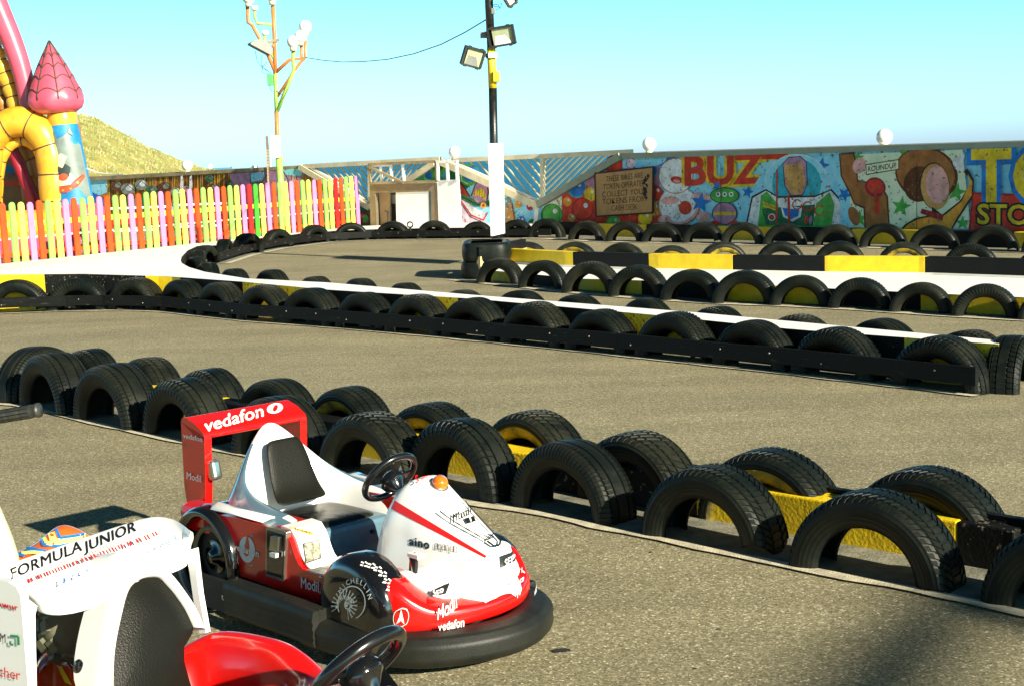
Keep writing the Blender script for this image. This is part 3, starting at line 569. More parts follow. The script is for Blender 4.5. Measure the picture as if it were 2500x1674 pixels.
g = MB(); g.box(pp(1180, 86, .05), (.09, .09, .09), M_GREY); g.beam(pp(1180, 86, .05), pp(1199, 88), .03, .05, M_GREY); g.beam(pp(1198, 130), pp(1186, 140, .02), .04, .06, M_GREY); g.build('bracket', t, inv=iv)
g = MB(); g.box(pp(1203, 136, -.08), (.13, .05, .075), M_SIGNW); g.build('clamp', t, inv=iv, bevel=.008)
g = MB(); g.box(pp(1212, 188, -.06), (.1, .1, .15), M_YPOLE); g.build('junction_box', t, inv=iv, bevel=.01)
g = MB(); g.box(pp(1204, 28, -.04), (.055, .05, .085), M_GREY); g.build('junction_box', t, inv=iv, bevel=.006)
g = MB(); g.tube([pp(*p, -.05) for p in [(1203, 0), (1203, 18), (1206, 11), (1216, 13), (1220, 22), (1212, 24), (1206, 16), (1222, 19), (1225, 8)]], .006, M_BPOLE, 6); g.build('cable', t, inv=iv)
# ---- colourful branched lamp post
M_OR = pm('salmon_orange_paint', (.62, .20, .05), .45, .12, 6, .2, 40); M_LG = pm('lime_green_paint', (.42, .62, .10), .45, .15, 5, .2, 40, col2=(.20, .50, .10)); M_GRNB = pm('green_box_paint', (.10, .42, .13), .5, .1)
L0 = gp(690, 560, .05); YL = 34.2; L0 = at(690, 556, YL); L0.z = 0
def lp(x, y, dy=0): return at(x, y, YL+dy)
t = thing('branched_lamp_post', 'orange and lime green lamp post with bent branches and white globes behind the picket fence', 'lamp post', L0); iv = pinv(t)
s_ = YL/CF
def br(name, pts, r, mat): 
    g = MB(); g.tube([lp(*p) for p in pts], r*s_, mat, 12); return g.build(name, t, inv=iv)
br('post', [(691, 580), (686, 470), (681, 380)], 8, M_LG); br('post', [(681, 382), (677, 330), (675, 272)], 5.5, M_OR); br('post', [(675.5, 276), (672, 180)], 5, M_LG); br('post', [(672, 182), (670, 90), (666, 14)], 5, M_OR)
br('branch', [(672, 176), (650, 125), (616, 62), (606, 56), (604, 18)], 4.6, M_OR)
br('branch', [(674, 177), (706, 147), (736, 144), (736, 108)], 4.2, M_OR); br('branch', [(676, 238), (725, 165), (745, 140), (746, 98)], 3.6, M_OR)
br('branch', [(677, 272), (718, 172), (716, 150), (716, 124)], 4.8, M_LG); br('branch', [(664, 61), (628, 58), (622, 42), (622, 26)], 3.8, M_LG); br('branch', [(672, 150), (655, 118), (646, 100), (646, 86)], 3.6, M_LG)
for cx, cy, r in [(607, -5, 15.5), (665, -9, 15), (716, 103, 15.5), (734, 90, 15.5), (745.5, 66, 15.5)]:
    g = MB(); g.sphere(lp(cx, cy, -.08), r*s_, M_GLOBE, 26); gl = g.build('globe', t, inv=iv)
    g = MB(); g.lathe([(.001, 0), (r*.52*s_, 0), (r*.52*s_, r*.55*s_), (.001, r*.6*s_)], M_LBASE, Matrix.Translation(lp(cx, cy+r*1.42, -.08)), 16); g.build('globe_base', gl, inv=iv)
for cx, cy in [(622, 22), (647, 82)]: 
    g = MB(); g.lathe([(.001, 0), (8*s_, 0), (8*s_, 10*s_), (.001, 10*s_)], M_SIGNW, Matrix.Translation(lp(cx, cy+4)), 16); g.build('empty_socket', t, inv=iv)
g = MB(); R3 = Matrix.Rotation(rad(25), 3, 'Z')@Matrix.Rotation(rad(28), 3, 'Y')
c = lp(634, 118, -.1); prof = [(-.27, -.02), (-.25, -.05), (.27, -.05), (.27, .0), (.20, .13), (.05, .19), (-.1, .17), (-.2, .08)]
g.prism([c+R3@Vector((x, -.15, z)) for x, z in prof], R3@Vector((0, .3, 0)), M_GREY); g.build('floodlight', t, inv=iv, bevel=.01)
g = MB(); g.beam(lp(650, 105, -.05), lp(682, 98, -.05), .04, .06, M_RAILD); g.tube([lp(667, 113, -.06), lp(667, 113, .02)], .045, M_OR, 12); g.build('bracket', t, inv=iv)
g = MB(); g.box(lp(660, 196, -.08), (.14, .08, .26), M_GRNB); g.build('junction_box', t, inv=iv, bevel=.012)
g = MB()
for P_ in ([(623, 125), (628, 150), (640, 166), (660, 178)], [(640, 135), (638, 160), (655, 175), (664, 180)], [(652, 152), (640, 165), (642, 178), (660, 182)], [(658, 208), (661, 220), (666, 224)], [(690, 234), (680, 226), (675, 222)]): g.tube([lp(*p, -.06) for p in P_], .008, M_BPOLE, 6)
g.build('cable', t, inv=iv)
g = MB(); g.prism([lp(x, y, -.12) for x, y in [(661, 331), (683, 332), (684, 386), (662, 387)]], (0, .1, 0), M_SIGNW); g.build('white_box', t, inv=iv)
# post behind with ladder-like bands
t2 = thing('marker_post', 'thin striped tan post standing left of the branched lamp post', 'post', at(657, 560, YL+.6)); iv2 = pinv(t2)
M_PTAN = pm('post_timber', (.42, .32, .16), .7, .15); M_PD = pm('post_dark', (.16, .13, .09), .7, .1)
g = MB(); g.beam(at(651, 333, YL+.6), at(653.5, 366, YL+.6), .05, .085, M_PD, (0, 1, 0)); g.beam(at(653.5, 366, YL+.6), at(660, 560, YL+.6), .05, .085, M_PTAN, (0, 1, 0)); g.build('post', t2, inv=iv2)
g = MB()
for k in range(15): y = 371+k*7.2; g.beam(at(650+k*.24, y, YL+.565), at(657.5+k*.24, y, YL+.565), .01, .018, M_PD, (0, 1, 0))
g.beam(at(660.5, 366, YL+.58), at(664, 450, YL+.58), .02, .02, M_SIGNW, (0, 1, 0)); g.build('band', t2, inv=iv2)
# overhead cable between the two poles
a = lp(745, 140); b = pp(1194, 48); P_ = []
for k in range(41):
    u = k/40; px = lerp(745, 1188, u); py = plin([(0, 141), (.1, 148), (.2, 152), (.32, 151), (.45, 146), (.6, 132), (.75, 109), (.88, 80), (1, 48)], u); P_.append(at(px, py, lerp(YL, YP, u)))
tag(MB().tube(P_, .011, M_GREY, 6).build('overhead_cable'), 'thin dark cable sagging across the sky from the branched lamp post to the black pole', 'cable')
# black dot cap on the kiosk side
# ---- picket fence
PC = {'orange': pm('orange_picket_paint', (.80, .06, .004), .5, .08), 'green': pm('lime_picket_paint', (.23, .62, .09), .5, .08), 'yellow': pm('yellow_picket_paint', (.88, .80, .10), .5, .05), 'pink': pm('pink_picket_paint', (.66, .20, .42), .5, .06), 'red': pm('red_picket_paint', (.72, .01, .008), .5, .08), 'deep green': pm('green_picket_paint', (.05, .42, .02), .5, .08)}
F0 = gp(-30, 648.5, .12); F1 = gp(875, 553, .15); fd = (F1-F0); fl = fd.length; fd.normalize(); fn = Vector((fd.y, -fd.x, 0))
t = thing('picket_fence', 'rainbow picket fence with round topped pink, orange, green and yellow pickets', 'fence', F0); iv = pinv(t)
NP = 54; order = ['yellow', 'pink', 'orange', 'green']
M_RY = pm('yellow_green_rail', (.70, .72, .08), .5, .08)
for z0, z1, mt in [(.70, .79, M_RY), (.22, .28, PC['orange']), (.50, .53, pm('rail_white', (.75, .7, .6), .5))]:
    g = MB(); g.box((F0+F1)/2+Vector((0, 0, (z0+z1)/2-.12))-fn*.035, (fl, .03, z1-z0), mt, Matrix((fd, Vector((-fd.y, fd.x, 0)), Vector((0, 0, 1)))).transposed()); g.build('rail', t, inv=iv)
hp = .062
for i in range(NP):
    c = F0+fd*(fl*i/(NP-1)); h = lerp(.98, 1.13, i/NP)+random.uniform(-.012, .012); cn = order[(i+0) % 4]
    if i in (34,): cn = 'red'
    if i in (35,): cn = 'deep green'
    if i == 49: cn = 'red'
    g = MB(); w = hp; pts = [(-w, 0), (w, 0), (w, h-w)]+[(w*math.cos(q), h-w+w*math.sin(q)) for q in [math.pi*k/8 for k in range(1, 8)]]+[(-w, h-w)]
    ln = random.uniform(-.006, .006)-.012
    g.prism([c+fd*(x+z*ln)+Vector((0, 0, z)) for x, z in pts], fn*.022, PC[cn]); g.build('picket', t, inv=iv)
# green/yellow/pink shadow painted lower halves of the last pickets are simply shaded by light
# ================================================================ bouncy castle behind the fence
M_CPINK = pm('inflatable_pink_vinyl', (.62, .085, .14), .35, .08, 3, .15, 8, coat=.2); M_CYEL = pm('inflatable_yellow_vinyl', (.72, .40, .03), .35, .1, 3, .15, 8, coat=.2, col2=(.60, .27, .02)); M_CBRN = pm('inflatable_brown_vinyl', (.42, .18, .015), .4, .15, 2.5, .2, 6, col2=(.22, .08, .01))
M_CSEAM = pm('seam_paint', (.06, .035, .02), .6); M_CMAR = pm('inflatable_maroon_vinyl', (.28, .01, .03), .45, .1); M_CBLUE = pm('castle_blue_paint', (.015, .22, .50), .5, .15, 5); M_CGRY = pm('castle_grey_paint', (.17, .22, .20), .5, .15, 3); M_CCRM = pm('castle_cream_paint', (.72, .68, .42), .5, .1)
M_CRED = pm('castle_red_paint', (.62, .08, .03), .5, .1)
YC = 27.5
def cp(x, y, d=0): return at(x, y, YC+d)
s_ = YC/CF
t = thing('bouncy_castle', 'inflatable bouncy castle with pink cone turret, yellow arch and pink slope behind the picket fence', 'bouncy castle', Vector((cp(130, 640).x, YC, 0))); iv = pinv(t)
# turret: leaning cylinder
ax0, ax1 = cp(150, 278), cp(192, 560); T0 = (ax1-ax0); TL = T0.length; T0.normalize(); vx = Vector((1, 0, 0)); vx = (vx-T0*vx.dot(T0)).normalized(); vy = T0.cross(vx)
if vy.y > 0: vy = -vy
def rt(u): return lerp(33, 47, u)*s_
def cyl(u, a, off=0): r = rt(u)+off; return ax0+T0*(u*TL)+(vx*math.sin(a)+vy*math.cos(a))*r
def ring(u0, u1, m, name, nseg=6, off=0):
    g = MB(); g.grid([[cyl(lerp(u0, u1, i/nseg), 2*math.pi*k/40, off+.012*math.sin(math.pi*i/nseg)) for k in range(40)] for i in range(nseg+1)], m, closed=True); return g.build(name, t, inv=iv)
ring(0, .10, M_CYEL, 'turret_band'); tow = ring(.10, 1.05, M_CBLUE, 'turret', 10)
g = MB(); off = [.02]
def cpoly(pts, m):
    pts = [(a, .10+(b-.10)*.74) for a, b in pts]
    off[0] += .003; n = len(pts); c = (sum(p[0] for p in pts)/n, sum(p[1] for p in pts)/n)
    V = []; rings = 5
    for k in range(rings+1):
        for p in pts: V.append(cyl(lerp(c[1], p[1], k/rings), math.asin(max(-1, min(1, lerp(c[0], p[0], k/rings)))), off[0]))
    F = [(k*n+i, k*n+(i+1) % n, (k+1)*n+(i+1) % n, (k+1)*n+i) for k in range(rings) for i in range(n)]; g.add(V, F, m, True)
def cell(cx, cy, rx, ry, m, a=0): cpoly([(cx+rx*math.cos(q)*math.cos(a)-ry*math.sin(q)*math.sin(a), cy+(rx*math.cos(q)*math.sin(a)+ry*math.sin(q)*math.cos(a))*.16) for q in [2*math.pi*k/20 for k in range(20)]], m)
cpoly([(-.5, .28), (-.35, .18), (-.2, .26), (.1, .24), (.45, .2), (.95, .35), (.97, .7), (.97, 1.03), (-.6, 1.03), (-.75, .8), (-.6, .5)], M_CGRY)
cpoly([(-.7, .24), (-.35, .155), (-.3, .26)], M_CGRY); cpoly([(.45, .2), (.6, .13), (.72, .24)], M_CGRY)
cpoly([(-.92, .46), (-.6, .44), (-.05, .43), (.25, .47), (.0, .56), (-.2, .66), (.0, .74), (.3, .66), (.5, .72), (.1, .82), (-.3, .85), (-.7, .7)], M_CCRM)
cpoly([(-.4, .56), (.1, .55), (.35, .6), (.2, .7), (-.2, .74), (-.35, .66)], pm('castle_dark_paint', (.03, .045, .04), .5)); cell(-.1, .70, .26, .26, M_CRED)
cpoly([(-.45, .80), (.0, .82), (.5, .76), (.85, .68), (.9, .72), (.55, .82), (.0, .88), (-.4, .87)], M_CRED)
for a, b in [(-.2, .85), (.2, .84), (.55, .78)]: cell(a, b, .06, .07, M_CYEL)
g.build('painted_figure', tow, inv=iv)
# cone cap
cc = cp(138, 262); tipp = cp(120, 100); axc = (tipp-cc); cl = axc.length; axc.normalize(); ux = Vector((1, 0, 0)); ux = (ux-axc*ux.dot(axc)).normalized(); uy = axc.cross(ux)
prof = [(-.10, .55), (-.09, .68), (-.03, .90), (.04, .985), (.12, 1.0), (.22, .93), (.36, .79), (.52, .62), (.68, .43), (.84, .22), (.96, .06), (1.0, .012)]
def cone(h, a, off=0):
    r = plin(prof, h)*66*s_*(1+(.025*math.cos(8*a) if h < .15 else .018*abs(math.cos(4*a))))+off; return cc+axc*(h*cl)+(ux*math.cos(a)+uy*math.sin(a))*r
hs = [-.10, -.09, -.06, -.03, 0, .04, .08, .12, .17, .22, .29, .36, .44, .52, .60, .68, .76, .84, .92, .96, 1.0]
g = MB(); g.grid([[cone(h, 2*math.pi*k/64) for k in range(64)] for h in hs], M_CPINK, closed=True); g.poly([cone(-.1, 2*math.pi*k/64) for k in range(64)], M_CPINK); cap = g.build('turret_cone', t, inv=iv)
g = MB()
for k in range(8):
    a = 2*math.pi*(k+.5)/8; g.tube([cone(h, a, .004) for h in [.10+.9*i/16 for i in range(17)]], .013, M_CSEAM, 6)
    for h0 in (.22, .42, .60, .76):
        g.tube([cone(h0+.07*math.sin(math.pi*i/10)-.02, a+2*math.pi/8*i/10, .004) for i in range(11)], .011, M_CSEAM, 6)
g.build('web_lines', cap, inv=iv)
# lumpy inflated tubes
def lump(name, pts, r, m, lump_n=0, amp=.12, seam=True, n=16, d=0, par=None):
    P = []; R = []; K = 60
    L = [0]
    for a, b in zip(pts, pts[1:]): L.append(L[-1]+math.hypot(b[0]-a[0], b[1]-a[1]))
    sm = []
    for i in range(K+1):
        q = L[-1]*i/K; j = max(k for k in range(len(L)) if L[k] <= q+1e-6); j = min(j, len(pts)-2); u = (q-L[j])/(L[j+1]-L[j])
        p0 = pts[max(j-1, 0)]; p1 = pts[j]; p2 = pts[j+1]; p3 = pts[min(j+2, len(pts)-1)]
        c = [.5*((2*p1[e])+(-p0[e]+p2[e])*u+(2*p0[e]-5*p1[e]+4*p2[e]-p3[e])*u*u+(-p0[e]+3*p1[e]-3*p2[e]+p3[e])*u**3) for e in (0, 1)]
        P.append(cp(c[0], c[1], d)); ph = abs(math.sin(math.pi*lump_n*i/K)) if lump_n else 1; R.append((r if not isinstance(r, tuple) else lerp(r[0], r[1], i/K))*s_*(1-amp+amp*ph**.6))
    g = MB(); g.tube(P, R, m, n); o = g.build(name, par or t, inv=iv)
    if lump_n and seam:
        for k in range(1, lump_n):
            i = round(K*k/lump_n); T = (P[min(i+1, K)]-P[i-1]).normalized(); mx_ = T.to_track_quat('Z', 'Y').to_matrix().to_4x4(); mx_.translation = P[i]
            rr = R[i]*1.02; g = MB(); g.lathe([(rr, -.012), (rr+.012, 0), (rr, .012)], M_CSEAM, mx_, 20); g.build('seam', o, inv=iv)
    return o
lump('slope_tube', [(-60, -110), (-18, -10), (33, 112), (60, 200), (76, 290)], (30, 21), M_CPINK, d=.3)
for k in range(3): lump('slope_cushion', [(-110-k*36, 0), (-45-k*36, 60), (2-k*36, 160), (34-k*34, 240), (48-k*30, 330)], (24, 20), M_CYEL if k == 0 else M_CBRN, 12, .16, d=.5+k*.15)
lump('arch', [(-34, 560), (-34, 430), (-26, 350), (4, 312), (50, 298), (94, 318), (122, 370), (132, 450), (140, 560)], 37, M_CYEL, 9, .10, d=-.1)
lump('arch_lining', [(-8, 560), (-2, 420), (20, 362), (55, 345), (88, 362), (108, 410), (118, 480), (122, 560)], 13, M_CYEL, 12, .1, d=.05)
for k, pts in enumerate([[(60, 340), (95, 420), (112, 500)], [(85, 350), (115, 420), (128, 520)], [(110, 400), (100, 470), (96, 560)], [(80, 430), (110, 500), (118, 560)], [(20, 330), (60, 400), (80, 500)]]): lump('inner_cushion', pts, 24, M_CBRN, 3, .15, d=.75+.2*(k % 3))
lump('inner_strut', [(10, 330), (48, 410), (92, 520)], 14, M_CMAR, d=.35)
g = MB(); g.box(cp(50, 460, 1.9), (2.6, .3, 2.6), M_CBRN); g.build('back_wall', t, inv=iv, bevel=.1)
g = MB(); g.box(cp(12, 415, 1.2), (.5, .3, .16), M_CBLUE); g.box(cp(24, 448, 1.2), (.45, .3, .1), M_CRED); g.prism([cp(x, y, 1.0) for x, y in [(-5, 355), (5, 385), (14, 398), (0, 392), (-12, 400)]], (0, .05, 0), M_CYEL); g.build('play_shapes', t, inv=iv)
g = MB(); g.box((cp(60, 570).x-.2, YC-.1, .62), (2.6, .9, .55), M_CYEL); g.build('base_cushion', t, inv=iv, bevel=.16)
g = MB(); g.box((cp(60, 570).x-.1, YC-.15, .2), (2.9, 1.0, .4), M_CPINK); g.build('base_skirt', t, inv=iv, bevel=.1)
g = MB(); g.box((cp(205, 570).x, YC-.1, .5), (.85, .9, .95), M_CPINK); g.build('base_cushion', t, inv=iv, bevel=.2)
# clutter behind the fence
M_CLR = pm('red_clutter', (.5, .03, .02), .5); 
for i, (x0, x1, Y) in enumerate([(265, 420, 29.5), (430, 560, 30.5)]):
    a = at(x0, 560, Y); b = at(x1, 560, Y); q = thing('low_bench', ['red low bench', 'second red low bench'][i]+' with white rails, seen through the '+['left', 'middle'][i]+' part of the picket fence', 'bench', Vector(((a.x+b.x)/2, Y, 0)), 0, 'red benches behind the picket fence'); w = b.x-a.x
    MB().box((0, 0, .55), (w, .3, .12), M_CLR).build('seat', q); MB().box((0, -.1, .82), (w, .04, .04), M_KW).box((0, -.1, .36), (w, .04, .04), M_KW).build('rail', q)
    for sx_ in (-1, 1): MB().box((sx_*w*.42, 0, .25), (.06, .3, .5), M_CLR).build('leg', q)
# guy rope from turret to wall
tag(MB().tube([cp(212, 412), at(240, 423, 30), at(300, 428, 33)], .012, M_SIGNW, 6).build('guy_rope'), 'white guy rope running from the turret to the left wall', 'rope')
# ================================================================ barriers, guard rails
def path(px, z=0.0): return [gp(x, y, z if not isinstance(z, list) else z[i]) for i, (x, y) in enumerate(px)]
def resamp(P, n):
    L = [0]
    for a, b in zip(P, P[1:]): L.append(L[-1]+(b-a).length)
    out = []
    for i in range(n+1):
        q = L[-1]*i/n; j = 0
        while j < len(P)-2 and L[j+1] < q: j += 1
        out.append(P[j].lerp(P[j+1], (q-L[j])/max(1e-6, L[j+1]-L[j])))
    return out
def offs(P, d):
    """offset a ground path sideways, + is away from the camera side (left of travel)"""
    out = []
    for i, p in enumerate(P):
        t_ = (P[min(i+1, len(P)-1)]-P[max(i-1, 0)]); t_.z = 0; t_.normalize(); out.append(p+Vector((-t_.y, t_.x, 0))*d)
    return out
def strip(P, d0, d1, z, mat, name, wob=0):
    A = offs(P, d0); B = offs(P, d1); 
    if wob:
        for i, p in enumerate(A): A[i] = p+Vector((0, noise.noise(p*3)*wob+noise.noise(p*11)*wob*.5, 0))
    g = MB(); g.grid([[Vector((p.x, p.y, z)) for p in A], [Vector((p.x, p.y, z)) for p in B]], mat, smooth=False); return tag(g.build(name), kind='structure')
def at_px(P, x):
    """point of the path seen at image column x"""
    best = None
    for a, b in zip(P, P[1:]):
        xa, xb = proj(a)[0], proj(b)[0]
        if (xa-x)*(xb-x) <= 0:
            lo, hi = 0.0, 1.0
            for _ in range(24):
                m = (lo+hi)/2; xm = proj(a.lerp(b, m))[0]
                if (xm-x)*(xa-x) > 0: lo = m
                else: hi = m
            return a.lerp(b, lo)
    return P[0] if abs(proj(P[0])[0]-x) < abs(proj(P[-1])[0]-x) else P[-1]
def low_wall(name, label, P, w, z0, z1, segs, top=None, part='wall_section', cat='low wall'):
    """segs: (x0, x1, material) by where the colours change along the wall"""
    t = thing(name, label, cat, Vector((P[0].x, P[0].y, 0))); iv = pinv(t)
    for x0, x1, m in segs:
        a = at_px(P, x0); b = at_px(P, x1); mid = [p for p in P if x0+3 < proj(p)[0] < x1-3]; Q = [a]+mid+[b]
        if (Q[-1]-Q[0]).length < .02: continue
        O = offs(Q, w); g = MB(); z0_ = z0
        A = [Vector((p.x, p.y, z0)) for p in Q]; B = [Vector((p.x, p.y, z1)) for p in Q]; Cc = [Vector((p.x, p.y, z1)) for p in O]; D = [Vector((p.x, p.y, z0)) for p in O]
        g.grid([A, B, Cc, D], m, smooth=False); g.poly([A[0], B[0], Cc[0], D[0]], m); g.poly([A[-1], B[-1], Cc[-1], D[-1]], m)
        o = g.build(part, t, inv=iv, bevel=.008, merge=.0005)
    return t
M_PLANK = pm('black_plank_paint', (.004, .0045, .004), .6, .35, 3, .25, 30, stretch=(1, 1, 6), spec=.22, fleck=((.03, .03, .02), 9, .66)); M_BOLT = pm('galvanised_bolt', (.3, .3, .27), .35, .1, metal=.6)
def guard(name, label, P, z0, z1, n, d=-.01, th=.035):
    t = thing(name, label, 'guard rail', Vector((P[0].x, P[0].y, 0))); iv = pinv(t); Q = resamp(P, n*4)
    for k in range(n):
        q = Q[k*4:k*4+5]; A = offs(q, d); B = offs(q, d-th); g = MB(); j = random.uniform(-.006, .006)
        V = [[Vector((p.x, p.y, z0+j)) for p in A], [Vector((p.x, p.y, z1+j)) for p in A], [Vector((p.x, p.y, z1+j)) for p in B], [Vector((p.x, p.y, z0+j)) for p in B]]
        g.grid(V+[V[0]], M_PLANK, smooth=False); g.poly([r[0] for r in V], M_PLANK); g.poly([r[-1] for r in V][::-1], M_PLANK); pl = g.build('plank', t, inv=iv)
        g = MB()
        for u in (0, 1, 3):
            p = B[u].lerp(B[u+1], .35); tt = (B[u+1]-B[u]).normalized(); nn = Vector((tt.y, -tt.x, 0)); mx_ = nn.to_track_quat('Z', 'Y').to_matrix().to_4x4(); mx_.translation = Vector((p.x, p.y, lerp(z0, z1, .62 if u != 1 else .3)+j)); g.lathe([(.008, -.004), (.007, .004), (.001, .005)], M_BOLT, mx_, 8)
        g.build('bolts', pl, inv=iv)
    return t
# --- nearest double row
PX_A = [(-120, 968), (0, 987), (43, 989), (98, 1001), (188, 1022), (320, 1053), (448, 1079), (800, 1157), (1153, 1228), (1300, 1250), (1489, 1292), (1935, 1382), (2304, 1453), (2500, 1497), (2760, 1556)]
GA = path(PX_A); GAr = resamp(GA, 90)
strip(GAr, -.015, .80, .004, M_CONC, 'concrete_strip', .0); strip(GAr, -.045, .012, .009, M_CONCP, 'kerb_line', .03)
WA = offs(resamp(GA, 40), .37)
low_wall('kerb_wall', 'low yellow and black wall running between the two nearest rows of half buried tyres', WA, .14, 0, .165, [(330, 520, M_YEL), (520, 850, M_BLK), (850, 1290, M_YEL), (1290, 1700, M_BLKW), (1700, 2335, M_YEL), (2335, 2475, M_BLKW)])
RB = path([(700, 968), (969, 1009), (1200, 1044), (1449, 1088), (2048, 1184), (2500, 1256), (2720, 1292)], .19)
guard('guard_rail', 'black plank rail behind the second row of tyres nearest the camera', RB, .06, .18, 3)
# --- middle island
PX_C = [(-120, 771), (0, 767), (140, 761), (282, 758), (410, 762), (600, 784), (800, 799), (1067, 822), (1500, 866), (1964, 916), (2391, 966)]
GC = path(PX_C); GCr = resamp(GC, 80)
strip(GCr, -.05, .34, .004, M_CONC, 'concrete_strip'); strip(GCr, -.07, .0, .009, M_CONCP, 'kerb_line', .04)
ZI = .32
def on_wall(px, line, off):
    W_ = offs(resamp(line, 80), off); return [at(x, y, at_px(W_, x).y) for x, y in px]
near = on_wall([(-120, 675), (0, 671), (205, 669), (410, 675), (600, 688.5), (800, 707.6), (1146, 728.8), (1600, 769), (1938, 803.7), (2438, 840)], GC, .26)
zn = sum(p.z for p in near[-4:])/4; far = path([(2443, 831), (1892, 780.6), (1700, 763), (1153, 720), (800, 690), (600, 680), (500, 664), (462, 653), (444, 643), (441, 636)], [zn, zn, zn, (zn+ZI)/2, .31, .31, .31, .31, .31, .31])
GLp = path([(535, 645), (600, 624), (676, 607.6), (804, 591), (920, 586), (1020, 584.6), (1150, 583), (1279, 582), (1345, 582)])
loop = [gp(x, y, z) for x, y, z in [(444, 627, .30), (458, 612, .28), (482, 601, .26)]]+[Vector((p.x, p.y, .2)) for p in offs(resamp(GLp, 16), .36)[3:-1]]+[gp(1313, 551, .2)]
outer = [gp(1313, 545.5, .2), gp(1123, 545.5, .19), gp(907, 551.5, .17), gp(875, 553, .15), gp(-120, 657.5, .12)]
poly_ = near+far+loop+outer
from mathutils.geometry import tessellate_polygon
t = thing('white_island', 'white topped island with yellow and black painted sides, widening towards the picket fence', 'raised island', Vector((near[0].x, near[0].y, 0))); iv = pinv(t)
g = MB(); g.add(poly_, [list(f) for f in tessellate_polygon([poly_])], M_WHITE); g.build('white_top', t, inv=iv)
g = MB(); g.grid([[Vector((p.x, p.y, 0)) for p in far+loop], far+loop], M_BLK, smooth=False); g.grid([[Vector((p.x, p.y, 0)) for p in outer], outer], M_WHITE, smooth=False)
e_ = [near[-1], far[0]]; g.grid([[Vector((p.x, p.y, 0)) for p in e_], e_], M_YEL, smooth=False); g.build('far_side', t, inv=iv)
nearg = resamp(near, 60)
for x0, x1, m in [(-140, 108, M_YEL), (108, 355, M_BLKW), (355, 440, M_YEL), (440, 592, M_BLK), (592, 750, M_YELW), (750, 985, M_BLK), (985, 1118, M_YELW), (1118, 1262, M_BLKW), (1262, 1515, M_BLK), (1515, 1722, M_YELW), (1722, 2095, M_BLK), (2095, 2208, M_BLKW), (2208, 2450, M_YELW)]:
    a = at_px(nearg, x0); b = at_px(nearg, x1); Q = [a]+[p for p in nearg if x0+2 < proj(p)[0] < x1-2]+[b]
    g = MB(); g.grid([[Vector((p.x, p.y, 0)) for p in Q], Q], m, smooth=False); g.build('painted_side', t, inv=iv)
guard('guard_rail', 'long black plank rail along the near side of the white island', GC, .065, .178, 7)
# --- loop rail on the far side
guard('guard_rail', 'curved black plank rail round the far loop below the picket fence and kiosk', GLp, .055, .18, 6, .02)
GLr = resamp(GLp, 60); strip(GLr, -.12, .5, .004, M_CONC, 'concrete_strip'); strip(GLr, -.2, -.08, .009, M_CONCP, 'kerb_line', .08)
# --- kerb along the mural
PX_E = [(1279, 582), (1340, 583), (1459, 590), (1659, 594), (1800, 597), (2069, 603), (2500, 617), (2700, 624)]
GE = path(PX_E); GEr = resamp(GE, 70); strip(GEr, -.1, .9, .005, M_CONC, 'concrete_strip'); strip(GEr, -.16, .02, .0095, M_CONCP, 'kerb_line', .08)
WE = [PB.W(PB.uz(x, 500)[0], 0, .26) for x in (1318, 1700, 2100, 2640)]
low_wall('kerb_wall', 'yellow and black kerb wall at the foot of the long mural', WE, .22, 0, .235, [(1318, 1461, M_BLK), (1461, 1578, M_YEL), (1578, 1745, M_BLK), (1745, 1885, M_YEL), (1885, 2080, M_BLK), (2080, 2245, M_YEL), (2245, 2475, M_BLK), (2475, 2640, M_YEL)])
# --- right hand barrier
PX_F = [(1110, 684), (1168, 690), (1260, 700), (1368, 712), (1487, 722), (1623, 733), (1740, 741), (1877, 746), (2010, 752), (2165, 761), (2319, 772), (2482, 781), (2700, 792)]
GF = path(PX_F); GFr = resamp(GF, 70); strip(GFr, -.06, .36, .004, M_CONC, 'concrete_strip'); strip(GFr, -.1, .0, .009, M_CONCP, 'kerb_line', .04)
ZF = .17
n1 = on_wall([(1190, 660), (1423, 681), (1600, 686), (1792, 692), (2026, 704.5), (2330, 719), (2484, 725.5), (2700, 735)], GF, .26); ZF = sum(p.z for p in n1)/len(n1)
b1 = path([(1190, 640), (1260, 644), (1366, 651), (1600, 659.6), (2013, 668), (2257, 670.5), (2500, 679), (2700, 686)], ZF)
t = thing('stepped_barrier', 'stepped barrier with flat white top and taller yellow and black back wall', 'barrier', Vector((n1[0].x, n1[0].y, 0))); iv = pinv(t)
poly_ = n1+b1[::-1]; g = MB(); g.add(poly_, [list(f) for f in tessellate_polygon([poly_])], M_WHITE); g.build('white_top', t, inv=iv)
n1r = resamp(n1, 50)
for x0, x1, m in [(1190, 1262, M_YELW), (1262, 1400, M_BLK), (1400, 1566, M_YEL), (1566, 1775, M_BLK), (1775, 2020, M_YEL), (2020, 2248, M_BLK), (2248, 2700, M_YEL)]:
    a = at_px(n1r, x0); b = at_px(n1r, x1); Q = [a]+[p for p in n1r if x0+2 < proj(p)[0] < x1-2]+[b]; g = MB(); g.grid([[Vector((p.x, p.y, 0)) for p in Q], Q], m, smooth=False); g.build('painted_side', t, inv=iv)
b1r = resamp(b1, 50)
